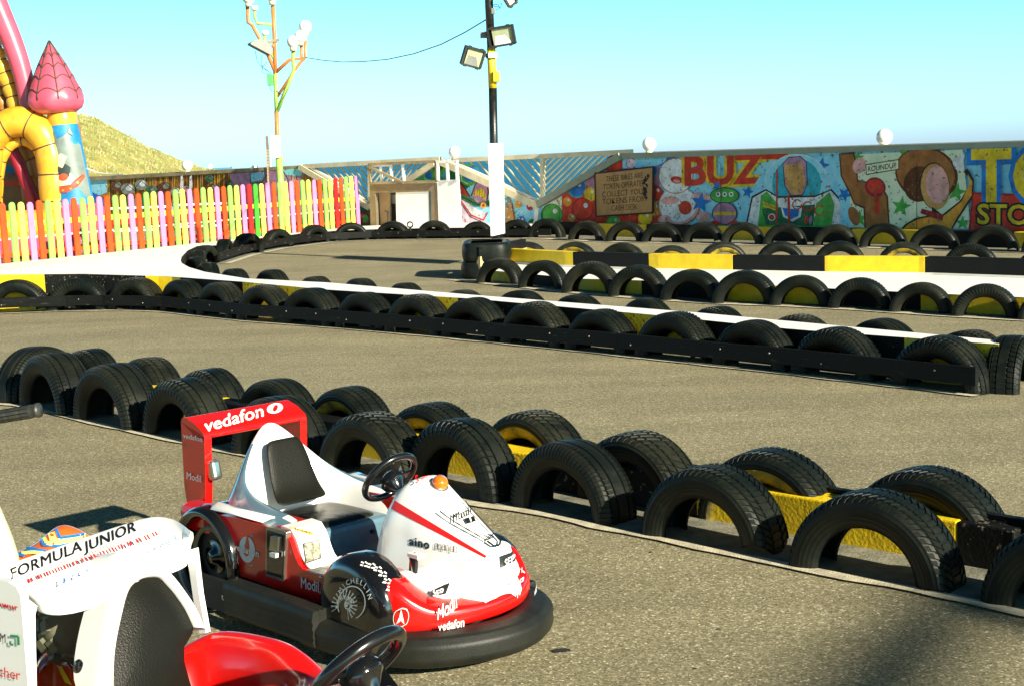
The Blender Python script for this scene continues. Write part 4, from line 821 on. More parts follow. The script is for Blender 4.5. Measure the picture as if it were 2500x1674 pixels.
for x0, x1, m in [(1190, 1399, M_YEL), (1399, 1584, M_BLK), (1584, 1789, M_YEL), (1789, 2013, M_BLK), (2013, 2258, M_YEL), (2258, 2700, M_BLK)]:
    a = at_px(b1r, x0); b = at_px(b1r, x1); Q = [a]+[p for p in b1r if x0+2 < proj(p)[0] < x1-2]+[b]; O = offs(Q, .12); lift = lambda L, z: [Vector((p.x, p.y, z)) for p in L]
    g = MB(); g.grid([lift(Q, 0), lift(Q, .352), lift(O, .352), lift(O, 0)], m, smooth=False); g.poly([lift(Q, 0)[0], lift(Q, .352)[0], lift(O, .352)[0], lift(O, 0)[0]], m); g.poly([lift(Q, 0)[-1], lift(Q, .352)[-1], lift(O, .352)[-1], lift(O, 0)[-1]], m); g.build('back_wall', t, inv=iv, merge=.0005, bevel=.006)
g = MB(); Q = offs(b1r, -.01); 
for a, b in zip(Q, Q[1:]): g.beam(a+Vector((0, 0, .012)), b+Vector((0, 0, .012)), .03, .02, M_TOPW)
g.build('metal_edge', t, inv=iv)

# ================================================================ half buried tyres
def tyre_mat(name, kind, base=(.020, .022, .019), dust=(.055, .05, .035)):
    m = bpy.data.materials.new(name); m.use_nodes = True; t = m.node_tree; N = t.nodes; L = t.links; b = N['Principled BSDF']
    def M(op, a, b_=None, c=None):
        n = N.new('ShaderNodeMath'); n.operation = op
        for i, v in enumerate((a, b_, c)):
            if v is None: continue
            if isinstance(v, (int, float)): n.inputs[i].default_value = v
            else: L.new(v, n.inputs[i])
        return n.outputs[0]
    uv = N.new('ShaderNodeUVMap'); s = N.new('ShaderNodeSeparateXYZ'); L.new(uv.outputs[0], s.inputs[0]); U, V = s.outputs[0], s.outputs[1]
    av = M('ABSOLUTE', V)
    def band(lo, hi): return M('MULTIPLY', M('GREATER_THAN', av, lo), M('LESS_THAN', av, hi))
    def cuts(freq, slant, wid, signed=False): return M('LESS_THAN', M('FRACT', M('ADD', M('MULTIPLY', U, freq), M('MULTIPLY', V if signed else av, slant))), wid)
    if kind == 0: h = M('MAXIMUM', M('MULTIPLY', cuts(54, 1.2, .22), band(.30, .60)), M('MULTIPLY', cuts(54, 4, .14), band(.0, .2)))
    elif kind == 1: h = M('MAXIMUM', M('MULTIPLY', cuts(72, 7, .20), band(.03, .60)), 0.0)
    elif kind == 2: h = M('MAXIMUM', M('MULTIPLY', cuts(90, .6, .25), band(.28, .56)), M('MULTIPLY', cuts(30, 9, .10), band(.05, .28)))
    else: h = M('MAXIMUM', M('MULTIPLY', cuts(40, -5, .12, True), band(.0, .35)), M('MULTIPLY', cuts(66, .5, .2), band(.36, .62)))
    circ = M('MAXIMUM', band(.155, .185), band(.345, .37))
    h = M('SUBTRACT', 1.0, M('MAXIMUM', h, circ))
    # sidewall rings
    h2 = M('MULTIPLY', M('SINE', M('MULTIPLY', av, 70.0)), M('MULTIPLY', M('GREATER_THAN', av, .66), .10)); h = M('ADD', h, h2)
    g = N.new('ShaderNodeTexCoord'); oi = N.new('ShaderNodeObjectInfo'); n = N.new('ShaderNodeTexNoise'); n.noise_dimensions = '4D'; n.inputs['Scale'].default_value = 5; n.inputs['Detail'].default_value = 7; n.inputs['Roughness'].default_value = .7
    L.new(g.outputs['Object'], n.inputs['Vector']); L.new(M('MULTIPLY', oi.outputs['Random'], 20.0), n.inputs['W'])
    nf = N.new('ShaderNodeTexNoise'); nf.inputs['Scale'].default_value = 140; L.new(g.outputs['Object'], nf.inputs['Vector'])
    h = M('ADD', h, M('MULTIPLY', nf.outputs['Fac'], .10))
    bp = N.new('ShaderNodeBump'); bp.inputs['Strength'].default_value = .85; bp.inputs['Distance'].default_value = .006; L.new(h, bp.inputs['Height']); L.new(bp.outputs[0], b.inputs['Normal'])
    r = N.new('ShaderNodeValToRGB'); r.color_ramp.elements[0].position = .42; r.color_ramp.elements[1].position = .78; r.color_ramp.elements[0].color = (*base, 1); r.color_ramp.elements[1].color = (*dust, 1)
    L.new(n.outputs['Fac'], r.inputs[0]); L.new(r.outputs[0], b.inputs['Base Color'])
    q = N.new('ShaderNodeMapRange'); q.inputs[1].default_value = .3; q.inputs[2].default_value = .75; q.inputs[3].default_value = .34; q.inputs[4].default_value = .62; L.new(n.outputs['Fac'], q.inputs[0]); L.new(q.outputs[0], b.inputs['Roughness']); b.inputs['Specular IOR Level'].default_value = .20
    return m
TM = [tyre_mat('tyre_rubber_'+n, k, b, d) for n, k, b, d in [('blocks', 0, (.004, .0065, .0055), (.020, .022, .014)), ('chevron', 1, (.0035, .006, .005), (.016, .018, .011)), ('ribbed', 2, (.004, .0062, .0055), (.018, .020, .012)), ('slanted', 3, (.006, .008, .006), (.030, .030, .018))]]
TPROF = [(-.068, .194), (-.084, .214), (-.095, .252), (-.097, .274), (-.092, .292), (-.082, .305), (-.071, .3115), (-.068, .3045), (-.062, .3045), (-.059, .3135), (-.034, .3155), (-.032, .308), (-.026, .308), (-.024, .316), (.024, .316), (.026, .308), (.032, .308), (.034, .3155), (.059, .3135), (.062, .3045), (.068, .3045), (.071, .3115), (.082, .305), (.092, .292), (.097, .274), (.095, .252), (.084, .214), (.068, .194),
         (.060, .194), (.072, .216), (.083, .258), (.080, .278), (.066, .294), (0, .302), (-.066, .294), (-.080, .278), (-.083, .258), (-.072, .216), (-.060, .194)]
KIND = {0: (58, .55, .030, .105, False), 1: (66, 2.6, .004, .090, False), 2: (84, .25, .036, .105, False), 3: (52, -1.9, .0, .085, True)}   # blocks, slant, inner and outer edge of the cuts
def tyre_mesh(mat, a0=-8, a1=188, n=72, yel=None, kind=0):
    me = bpy.data.meshes.new('tyre'); V = []; F = []; UV = []; k = len(TPROF)
    L = [0.0]
    for (a, b), (c, d) in zip(TPROF[:28], TPROF[1:28]): L.append(L[-1]+math.hypot(c-a, d-b))
    mid = L[-1]/2; vv = [(q-mid)/.19 for q in L]+[.9]*(k-28); nb, sl, w0, w1, sg = KIND[kind]; st = 360/nb; A = []
    q = a0
    rr = random.Random(kind)
    while q < a1:
        d = st*rr.uniform(.9, 1.1); A += [(q, 0), (q+d*.68, 0), (q+d*.74, 1), (q+d*.94, 1)]; q += d
    n = len(A)-1
    for q, cut in A:
        for j, (w, r) in enumerate(TPROF):
            aw = abs(w); c = cut and j < 28 and w0 <= aw <= w1 and r > .27
            t_ = rad(q+sl*(w if sg else aw)*(360/6.28)*.32/.316); rr_ = r-(.0055 if c else 0); V.append((rr_*math.cos(t_), w*(.97 if c and aw > .08 else 1), rr_*math.sin(t_)))
    for i in range(n):
        for j in range(k):
            jj = (j+1) % k; F.append((i*k+j, i*k+jj, (i+1)*k+jj, (i+1)*k+j)); va, vb = vv[j], vv[jj]; ua = A[i][0]/360; ub = A[i+1][0]/360; UV += [(ua, va), (ua, vb), (ub, vb), (ub, va)]
    me.from_pydata(V, [], F); me.materials.append(mat); me.materials.append(yel or mat)
    u = me.uv_layers.new(name='UVMap')
    for i, (a, b) in enumerate(UV): u.data[i].uv = (a, b)
    me.polygons.foreach_set('use_smooth', [not (3 <= (f % k) < 24) for f in range(len(F))])
    if yel: me.polygons.foreach_set('material_index', [1 if (f % k) >= 27 or (f % k) < 2 else 0 for f in range(len(F))])
    me.update(); return me
M_TYEL = pm('yellow_oversprayed_rubber', (.38, .27, .015), .5, .2, 14, .3, 60, col2=(.03, .03, .02))
TME = [tyre_mesh(m, kind=i) for i, m in enumerate(TM)]; TMY = [tyre_mesh(TM[i], yel=M_TYEL, kind=i) for i in (1, 3)]
CNT = {}
def put_tyre(c, ang, R, label, group, tm=None, yel=False, tilt=0):
    me = (random.choice(TMY) if yel else TME[tm if tm is not None else random.randrange(4)])
    o = bpy.data.objects.new('half_buried_tyre', me); COL.objects.link(o); s = R/.316
    o.location = (c.x, c.y, random.uniform(-.012, .008)); o.scale = (s, s*random.uniform(1.02, 1.18), s); o.rotation_euler = (rad(tilt+random.uniform(-2, 2)), rad(random.uniform(-6, 6)), ang)
    return tag(o, label, 'tyre', group)
def base_row(rows, name, group, off, extra=lambda i: ''):
    for i, (l, r) in enumerate(rows):
        a = gp(*l); b = gp(*r); d = (b-a); D = max(.60, min(.74, d.length)); ang = math.atan2(d.y, d.x); nf = Vector((-math.sin(ang), math.cos(ang), 0))
        put_tyre((a+b)/2+nf*off, ang, D/2, name.format(ordinal(i))+extra(i), group)
def apex_row(pts, R, name, group, yel=(), dirs=None, pull=.06, num0=0, sub=None, blend=1):
    P = [gp(x, y, (R if not isinstance(R, list) else R[i])) for i, (x, y) in enumerate(pts)]
    for i, p in enumerate(P):
        d = P[min(i+1, len(P)-1)]-P[max(i-1, 0)]; ang = math.atan2(d.y, d.x)*blend
        if dirs and i in dirs: ang = rad(dirs[i])
        nf = Vector((-math.sin(ang), math.cos(ang), 0)); c = p-nf*pull; r = R if not isinstance(R, list) else R[i]
        lab = sub[i] if sub and i in sub else name.format(ordinal(i+num0))
        put_tyre(c, ang, r, lab, group, yel=i in yel)
rowA = [((52, 987), (164, 1018)), ((184, 1021), (327, 1053)), ((351, 1056), (503, 1092)), ((565, 1105), (742, 1145)), ((775, 1150), (985, 1193)), ((985, 1180), (1206, 1233)), ((1240, 1233), (1489, 1287)), ((1560, 1305), (1868, 1367)), ((1917, 1382), (2311, 1455)), ((2386, 1470), (2850, 1560))]
base_row(rowA, '{} half buried tyre from the left in the front row nearest the karts', 'tyres of the front row nearest the camera', .095)
o = put_tyre(gp(75, 985)+Vector((-.05, .35, 0)), rad(62), .345, 'end tyre at far left of the front row, turned sideways to show its tread', 'tyres of the front row nearest the camera', 2)
apex_row([(230, 849), (372, 870), (523, 895), (683, 920), (865, 940), (1067, 977), (1313, 1001), (1570, 1055), (1890, 1091), (2274, 1137), (2760, 1200)], .318, '{} half buried tyre from the left in the second row, behind the front row', 'tyres of the second row behind the front row', (1, 4, 5, 6, 8), pull=.03)
rowC = [(38, 676), (190, 669), (330, 669), (446, 673), (538, 674), (646, 692), (760, 701), (891, 712), (1019, 717), (1158, 729), (1308, 739), (1468, 756), (1649, 765), (1841, 785), (2044, 797), (2300, 820)]
def on_line(rows, line, off, R, name, group, sub=None, yel=(), blend=1, num0=0):
    """tyres standing on a known ground line: the column of each comes from the photograph"""
    for i, (x, y) in enumerate(rows):
        P = offs(line, off); p = at_px([Vector((q.x, q.y, .33)) for q in P], x); k = min(range(len(P)), key=lambda j: (Vector((P[j].x, P[j].y, 0))-Vector((p.x, p.y, 0))).length)
        d = P[min(k+1, len(P)-1)]-P[max(k-1, 0)]; ang = math.atan2(d.y, d.x)*blend; r = max(.285, min(.37, at(x, y, p.y).z+.006))
        put_tyre(p, ang, r, (sub or {}).get(i, name.format(ordinal(i+num0))), group, yel=i in yel)
on_line(rowC, resamp(GC, 120), .11, .325, '{} tyre from the left behind the long plank along the white island', 'tyres on the near side of the white island')
apex_row([(507, 640), (571, 657), (663, 657.6), (771, 672), (879, 677), (989, 691.6), (1130, 704.5), (1271, 707.6), (1411, 716.4), (1580, 727.6), (1754, 749), (1952, 767), (2155, 775), (2372, 802)], .318, '{} tyre from the left peeping over the far side of the white island', 'tyres on the far side of the white island', pull=.0)
put_tyre(gp(2448, 962)+Vector((.16, .28, 0)), rad(58), .33, 'end tyre at the right tip of the white island, its tread turned to the camera', 'tyres on the far side of the white island', 0)
LOOPN = '{} tyre of the curved row round the far loop, counted from its left bend'
apex_row([(470, 627), (474, 610), (494, 599), (539, 584)], [.30, .30, .31, .32], LOOPN, 'tyres of the curved far loop', dirs={0: 125, 1: 100, 2: 75}, pull=.05)
on_line([(603, 570), (676, 560), (766, 549), (856, 538), (958, 538), (1059, 539), (1164, 541.5), (1260, 537), (1334, 529)], resamp(GLp, 80), .13, .33, LOOPN, 'tyres of the curved far loop', blend=.8, num0=4)
on_line([(1432, 539), (1527, 540.6), (1614, 542.7), (1716, 543.6), (1813, 542.7), (1916, 545.7), (2039, 548), (2157, 546.6), (2281, 548.7), (2422, 547.5), (2560, 556)], resamp(GE, 90), .12, .33, '{} tyre from the left in the row at the foot of the mural', 'tyres at the foot of the mural', blend=.55)
rowF = [(1219.6, 629), (1325, 638), (1443, 639), (1559, 649), (1688, 658), (1819, 661.5), (1955.5, 672), (2099.6, 679), (2249.5, 689), (2407, 695), (2570, 705)]
on_line(rowF, resamp(GF, 120), .11, .315, '{} tyre from the left on the near side of the stepped barrier', 'tyres on the near side of the stepped barrier', blend=.6)
apex_row([(1285, 591), (1402, 590), (1518, 594), (1638, 597), (1765, 591), (1904.6, 587.5), (2049.5, 588), (2206, 589), (2369, 593), (2550, 604)], .34, '{} tyre from the left in the row behind the tall yellow and black back wall', 'tyres behind the stepped barrier', (0, 1, 3, 4, 7), pull=.0, blend=.4)
# folded tyre bundle at the tip of the right hand barrier, round the pole
t = thing('folded_tyre_bundle', 'squashed tyres wrapped round a tan block at the foot of the black pole', 'tyre bundle', gp(1165, 684)); iv = pinv(t); b0 = gp(1165, 684)
def bent(name, zc, hz, pts, mat, thick=.05):
    """a tyre laid flat and squashed: band of tread bent round a path, open above"""
    g = MB(); P = [b0+Vector((x, y, 0)) for x, y in pts]; n = len(P); rows = [[] for _ in range(9)]
    for i, p in enumerate(P):
        T = (P[(i+1) % n]-P[i-1]).normalized(); N_ = Vector((T.y, -T.x, 0))
        for k, (o_, z) in enumerate([(-.075, .46), (-.02, .52), (.032, .47), (.045, .3), (.052, 0), (.045, -.3), (.032, -.47), (-.02, -.52), (-.075, -.46)]): rows[k].append(p+N_*o_+Vector((0, 0, zc+z*hz)))
    g.grid(rows, mat, closed=True); return g.build(name, t, inv=iv, merge=.0001, solid=.015, sub=1)
oval = lambda cx, cy, rx, ry, n=24, sq=2.6: [(cx+rx*math.copysign(abs(math.cos(q))**(2/sq), math.cos(q)), cy+ry*math.copysign(abs(math.sin(q))**(2/sq), math.sin(q))) for q in [2*math.pi*k/n for k in range(n)]]
bent('tyre', .115, .22, oval(.07, .48, .24, .40, 28, 3.5), TM[1]); bent('folded_tyre', .345, .25, oval(.13, .60, .28, .52, 28, 5), TM[1])
M_TANB = pm('tan_board', (.62, .42, .20), .7, .1, 5, .2, 40)
g = MB(); q = [b0+Vector(p) for p in [(.0, .06, .14), (.62, .95, .20), (.62, .95, .34), (.0, .06, .30)]]; g.prism(q, Vector((.05, -.05, 0)), M_TANB); g.build('tan_board', t, inv=iv)
g = MB(); q = [b0+Vector(p) for p in [(-.02, .06, .30), (.60, .95, .34), (.60, .95, .46), (-.02, .06, .42)]]; g.prism(q, Vector((.06, -.06, 0)), M_PLANK); g.build('black_board', t, inv=iv, bevel=.01)
# ================================================================ karts
M_KRED = pm('kart_red_gelcoat', (.62, .006, .004), .22, .06, 6, coat=.8); M_KWHT = pm('kart_white_gelcoat', (.86, .85, .81), .22, .03, 5, coat=.7); M_KBLU = pm('kart_bluegrey_gelcoat_and_shade', (.10, .19, .25), .25, .12, 5, coat=.6)
M_RUB = pm('bumper_rubber', (.006, .007, .006), .5, .3, 7, .10, 160, col2=(.016, .017, .012), spec=.35); M_PAD = pm('black_vinyl_pad', (.007, .007, .005), .36, .3, 9, .2, 240, col2=(.009, .009, .006), spec=.16); M_GLOSSB = pm('gloss_black_plastic', (.006, .006, .006), .12, .2, 5, coat=.8)
M_STWH = pm('black_wheel_rim', (.008, .008, .008), .22, .2, 8, coat=.3); M_CHR = pm('chrome_trim', (.55, .52, .44), .18, .1, metal=.9); M_AMB = pm('amber_lens', (.85, .16, .005), .15, .15, 30, coat=1); M_SILV = pm('silver_decal', (.66, .71, .71), .4, .03)
M_DW = pm('white_decal', (.82, .82, .80), .4, .02); M_DB = pm('black_decal', (.01, .01, .012), .4, .02); M_DR = pm('red_decal', (.65, .01, .01), .4, .02); M_DBLU = pm('blue_decal', (.02, .16, .55), .4, .02); M_DGRN = pm('green_decal', (.01, .25, .08), .4, .02); M_DYEL = pm('yellow_decal', (.85, .62, .02), .4, .02)
M_TREADPL = pm('aluminium_tread_plate', (.5, .5, .46), .35, .15, 20, .9, 60, metal=.5); M_GRIP = pm('grip_panel', (.42, .40, .28), .6, .5, 70, .8, 90); M_CHAS = pm('chassis_black', (.006, .006, .006), .6, .2); M_TANR = pm('tan_rubber_ring', (.24, .20, .12), .6, .15)
KA = rad(-45.2)
def smooth_rows(rows, name, par, mat, sub=2, closed=False, **k):
    g = MB(); g.grid(rows, mat, closed=closed); return g.build(name, par, sub=sub, merge=.0002, **k)
def sweep(g, P, prof, mat, closed=False):
    """rounded profile (out, up) carried along a level path"""
    P = [Vector(p) for p in P]; rows = []
    for i, p in enumerate(P):
        T = (P[(i+1) % len(P)]-P[i-1]) if closed else (P[min(i+1, len(P)-1)]-P[max(i-1, 0)]); T.z = 0; T.normalize(); N_ = Vector((T.y, -T.x, 0))
        rows.append([p+N_*a+Vector((0, 0, b)) for a, b in prof])
    if closed: rows.append(rows[0])
    g.grid(rows, mat, closed=True)
    if not closed: g.poly(rows[0], mat); g.poly(rows[-1][::-1], mat)
def cat(P, n):
    """smooth curve through points"""
    P = [Vector(p) for p in P]; out = []
    for i in range(len(P)-1):
        p0 = P[max(i-1, 0)]; p1 = P[i]; p2 = P[i+1]; p3 = P[min(i+2, len(P)-1)]
        for k in range(n):
            t = k/n; out.append(.5*((2*p1)+(-p0+p2)*t+(2*p0-5*p1+4*p2-p3)*t*t+(-p0+3*p1-3*p2+p3)*t**3))
    return out+[P[-1]]
def mir(P): return [(a, -b, c) for a, b, c in P]
class Decal:
    """thin lettering laid on the real surface of the given parts"""
    def __init__(s, objs, par, name, lift=.0012):
        bpy.context.view_layer.update(); dg = bpy.context.evaluated_depsgraph_get(); V = []; F = []
        for o in objs:
            e = o.evaluated_get(dg); me = e.to_mesh(); b = len(V); V += [o.matrix_world@v.co for v in me.vertices]; F += [[i+b for i in p.vertices] for p in me.polygons]; e.to_mesh_clear()
        s.b = BVHTree.FromPolygons(V, F); s.par = par; s.name = name; s.lift = lift; s.g = MB(); s.k = 0; s.inv = par.matrix_world.inverted()
    def hit(s, x, y):
        d = ray(x, y).normalized(); h = s.b.ray_cast(CC, d)
        if h[0] is None: return None
        n = h[1]; n = -n if n.dot(d) > 0 else n
        return h[0]+n*(s.lift+.0003*s.k)
    def add(s, pts, faces, mat):
        s.k += 1; P = [s.hit(*p) for p in pts]; keep = []
        for f in faces:
            q = [P[i] for i in f]
            if any(k is None for k in q): continue
            if max((a-b).length for a in q for b in q) > .12: continue
            keep.append(f)
        if keep: s.g.add([p if p else (0, 0, 0) for p in P], keep, mat)
    def text(s, txt, cx, cy, ex, ey, mat, bold=0, space=1, shear=0, res=3):
        P, Fs = text2d(txt, 1.0, shear, 0, space+bold, res)
        for dx, dy in ([(-bold, 0), (bold, 0), (0, -bold*.6), (0, bold*.6)] if bold > .006 else [(0, 0)]):
            s.add([(cx+(x+dx)*ex[0]+(y+dy)*ey[0], cy+(x+dx)*ex[1]+(y+dy)*ey[1]) for x, y in P], Fs, mat)
    def quad(s, a, b, c, d, mat, n=10, m=2):
        pts = []; L2 = lambda p, q, t: (lerp(p[0], q[0], t), lerp(p[1], q[1], t))
        for i in range(n+1):
            for j in range(m+1): pts.append(L2(L2(a, b, i/n), L2(d, c, i/n), j/m))
        s.add(pts, [(i*(m+1)+j, (i+1)*(m+1)+j, (i+1)*(m+1)+j+1, i*(m+1)+j+1) for i in range(n) for j in range(m)], mat)
    def ell(s, cx, cy, rx, ry, mat, a=0, n=28, hole=0):
        ca, sa = math.cos(rad(a)), math.sin(rad(a)); R = [hole, 1] if hole else [.001, .5, 1]; pts = []
        for r in R:
            for k in range(n): q = 2*math.pi*k/n; pts.append((cx+r*(rx*math.cos(q)*ca-ry*math.sin(q)*sa), cy+r*(rx*math.cos(q)*sa+ry*math.sin(q)*ca)))
        s.add(pts, [(j*n+k, j*n+(k+1) % n, (j+1)*n+(k+1) % n, (j+1)*n+k) for j in range(len(R)-1) for k in range(n)], mat)
    def line(s, pts, w, mat):
        for (a, b), (c, d) in zip(pts, pts[1:]):
            L = math.hypot(c-a, d-b); nx, ny = -(d-b)/L*w/2, (c-a)/L*w/2; s.quad((a+nx, b+ny), (c+nx, d+ny), (c-nx, d-ny), (a-nx, b-ny), mat, max(1, int(L/12)), 1)
    def done(s): return s.g.build(s.name, s.par, inv=s.inv)
def steering(par, c, R, r, nrm, collar=True):
    """wheel ring with three spokes and a domed hub"""
    n = Vector(nrm).normalized(); e1 = Vector((0, 1, 0)); e2 = n.cross(e1).normalized(); c = Vector(c)
    g = MB(); g.tube([c+(e1*math.cos(q)+e2*math.sin(q))*R for q in [2*math.pi*k/48 for k in range(48)]], r, M_STWH, 14, closed=True); w = g.build('steering_wheel', par)
    g = MB()
    for q in (0, 180, 270): a = rad(q); d = e1*math.cos(a)+e2*math.sin(a); g.beam(c-n*.012, c+d*(R-r*.5), .024, .008, M_STWH, n)
    g.build('spokes', w); g = MB(); mx_ = n.to_track_quat('Z', 'Y').to_matrix().to_4x4(); mx_.translation = c-n*.03
    g.lathe([(R*.42, 0), (R*.46, .012), (R*.40, .028), (R*.25, .040), (.001, .045)], M_GLOSSB, mx_, 28); g.lathe([(R*.42, 0), (R*.15, -.03), (R*.12, -.12)], M_GLOSSB, mx_, 20); g.build('hub', w)
    if collar: g = MB(); mx_.translation = c-n*.085; g.lathe([(.001, .012), (.032, .012), (.040, 0), (.042, -.03)], M_KWHT, mx_, 24); g.build('collar', par)
    return w
K1 = thing('kart', 'red and white ride-on racing kart with red box spoiler lettered vedafon and black rubber bumper', 'kart', (-.50+math.cos(KA+math.pi/2)*.03, 4.75+math.sin(KA+math.pi/2)*.03, 0), KA)
# chassis
g = MB(); g.box((-.12, 0, .105), (1.15, .60, .09), M_CHAS); g.box((-.62, 0, .2), (.22, .42, .14), M_CHAS); g.build('chassis', K1, bevel=.01)
# bumper
half = [(.72, .0, 0), (.712, .12, 0), (.675, .235, 0), (.60, .325, 0), (.49, .382, 0), (.36, .40, 0), (.22, .405, 0), (.12, .405, 0)]
pth = cat([(a, b, .088) for a, b in [(.12, -.375), (.30, -.362), (.43, -.338), (.525, -.290), (.59, -.21), (.63, -.12), (.645, -.04), (.637, .03), (.608, .105), (.56, .170), (.50, .215), (.41, .238), (.28, .24), (.12, .24)]], 6)
prof = []
for k in range(40):
    q = 2*math.pi*k/40; rr = 1-.045*(k % 4 == 0 and math.cos(q) > -.2); prof.append((.068*math.copysign(abs(math.cos(q))**.8, math.cos(q))*rr, .054*math.copysign(abs(math.sin(q))**.75, math.sin(q))*rr))
g = MB(); sweep(g, pth, prof, M_RUB); g.build('rubber_bumper', K1)
g = MB(); g.tube([p+Vector((0, 0, .01))-(Vector((p.x-.1, p.y, 0)).normalized()*.085) for p in pth], .012, M_CHAS, 8); g.build('bumper_bracket', K1)
for sy in (-1, 1):
    g = MB(); pr = [(-.035, -.06), (.035, -.06), (.04, -.045), (.036, -.035), (.04, -.025), (.036, -.012), (.04, 0), (.036, .012), (.04, .024), (.034, .05), (.022, .056), (.014, .052), (.006, .056), (-.004, .052), (-.014, .056), (-.03, .05)]
    sweep(g, [(-.30, sy*.40, .125), (-.1, sy*.405, .125), (.08, sy*.405, .125), (.20, sy*.405, .12)] if sy < 0 else [(.10, .30, .12), (-.1, .33, .125), (-.30, .34, .125)], pr, M_RUB); g.build('side_rail', K1)
g = MB(); g.box((-.42, -.385, .10), (.26, .02, .11), M_CHAS); mx_ = Matrix.Translation((-.36, -.397, .10))@Matrix.Rotation(rad(90), 4, 'X'); g.lathe([(.001, .004), (.008, .004), (.012, .0), (.012, -.003)], M_CHR, mx_, 12); g.build('rail_plate', K1)
# wheels
def kwheel(name, u, v, z, R, w, face=True, dome=.02):
    g = MB(); sgn = -1 if v < 0 else 1; mx_ = Matrix.Translation((u, v, z))@Matrix.Rotation(rad(90*(-sgn)), 4, 'X')
    g.lathe([(.001, dome), (R*.5, dome), (R*.80, dome*.9), (R*.93, dome*.3), (R, -.015), (R*1.0, -w+.02), (R*.95, -w)], M_GLOSSB, mx_, 48); return g.build(name, K1)
wf = kwheel('wheel_cover', .312, -.368, .190, .168, .10); kwheel('wheel_cover', .325, .235, .165, .150, .10)
for sy in (-1, 1):
    g = MB(); mx_ = Matrix.Translation((-.535, sy*.35, .195))@Matrix.Rotation(rad(-90*sy), 4, 'X'); R = .185
    g.lathe([(R*.80, .0), (R*.86, .02), (R*.95, .018), (R, 0), (R, -.14)], M_GLOSSB, mx_, 48); g.lathe([(.001, -.045), (R*.8, -.045)], M_CHAS, mx_, 40); wr_ = g.build('wheel_cover', K1)
    g = MB(); g.lathe([(R*.52, -.03), (R*.56, -.015), (R*.62, -.03)], M_TANR, mx_, 40); g.lathe([(.001, -.02), (.02, -.02), (.03, -.035), (.06, -.04)], M_GLOSSB, mx_, 24); g.build('hub', wr_)
# side pods
podo = [(-.56, .335), (-.50, .362), (-.40, .366), (-.229, .368), (-.07, .368), (-.045, .34), (-.018, .285), (.005, .256), (.06, .252), (.153, .250), (.16, .16), (.12, .155), (-.107, .155), (-.239, .165), (-.345, .165), (-.352, .22), (-.385, .29), (-.45, .335), (-.50, .345)]
pods = []
for sy in (-1, 1):
    g = MB(); g.prism([(u, sy*.335, z) for u, z in podo], (0, -sy*.14, 0), M_KRED); pods.append(g.build('side_pod', K1, bevel=.014))
    g = MB(); g.box((-.64, sy*.275, .315), (.20, .10, .10), M_KRED); g.build('rear_fairing', K1, bevel=.03)
# seat shell
St = [  # rim, outer mid, outer base, inner mid, inner base
 [(-.600, 0, .668), (-.645, 0, .56), (-.66, 0, .34), (-.560, 0, .50), (-.50, 0, .28)],
 [(-.598, -.030, .655), (-.640, -.05, .55), (-.66, -.07, .34), (-.560, -.03, .50), (-.50, -.05, .28)],
 [(-.580, -.085, .600), (-.625, -.105, .50), (-.65, -.14, .34), (-.550, -.075, .47), (-.49, -.09, .28)],
 [(-.550, -.140, .530), (-.590, -.175, .44), (-.62, -.20, .34), (-.525, -.125, .43), (-.475, -.13, .28)],
 [(-.510, -.190, .460), (-.520, -.225, .405), (-.54, -.275, .355), (-.480, -.160, .38), (-.45, -.15, .28)],
 [(-.420, -.212, .415), (-.42, -.245, .395), (-.42, -.31, .368), (-.40, -.178, .36), (-.38, -.16, .27)],
 [(-.300, -.212, .398), (-.30, -.25, .385), (-.30, -.325, .370), (-.30, -.185, .35), (-.30, -.17, .27)],
 [(-.200, -.214, .388), (-.19, -.25, .378), (-.18, -.328, .370), (-.21, -.19, .34), (-.22, -.175, .26)],
 [(-.120, -.218, .366), (-.10, -.25, .362), (-.07, -.328, .362), (-.15, -.20, .32), (-.17, -.19, .25)],
 [(-.085, -.222, .325), (-.055, -.25, .325), (-.035, -.328, .325), (-.125, -.21, .29), (-.15, -.20, .22)],
 [(-.070, -.225, .262), (-.035, -.25, .262), (-.012, -.328, .265), (-.11, -.215, .23), (-.14, -.21, .18)]]
rows = [[s[2], s[1], s[0], s[3], s[4]] for s in St]; full = [mir(r) for r in rows[::-1]][:-1]+rows
g = MB(); g.grid(full, M_KWHT); shade_slot = g.slot(M_KBLU); nn_ = len(full); 
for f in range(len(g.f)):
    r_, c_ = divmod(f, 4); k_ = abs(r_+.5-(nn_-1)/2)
    if c_ <= 1 and 2 < k_ < 6.6 or c_ == 0 and k_ < 8: g.m[f] = shade_slot  # blue-grey faces paint the shade on the white shell's outer sides
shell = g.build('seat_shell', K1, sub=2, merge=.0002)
g = MB(); g.grid([[(-.66, -.20, .34), (-.72, -.19, .30)], [(-.66, .20, .34), (-.72, .19, .30)]], M_KWHT); g.box((-.68, 0, .30), (.12, .42, .05), M_KWHT); g.build('rear_deck', K1, bevel=.012)
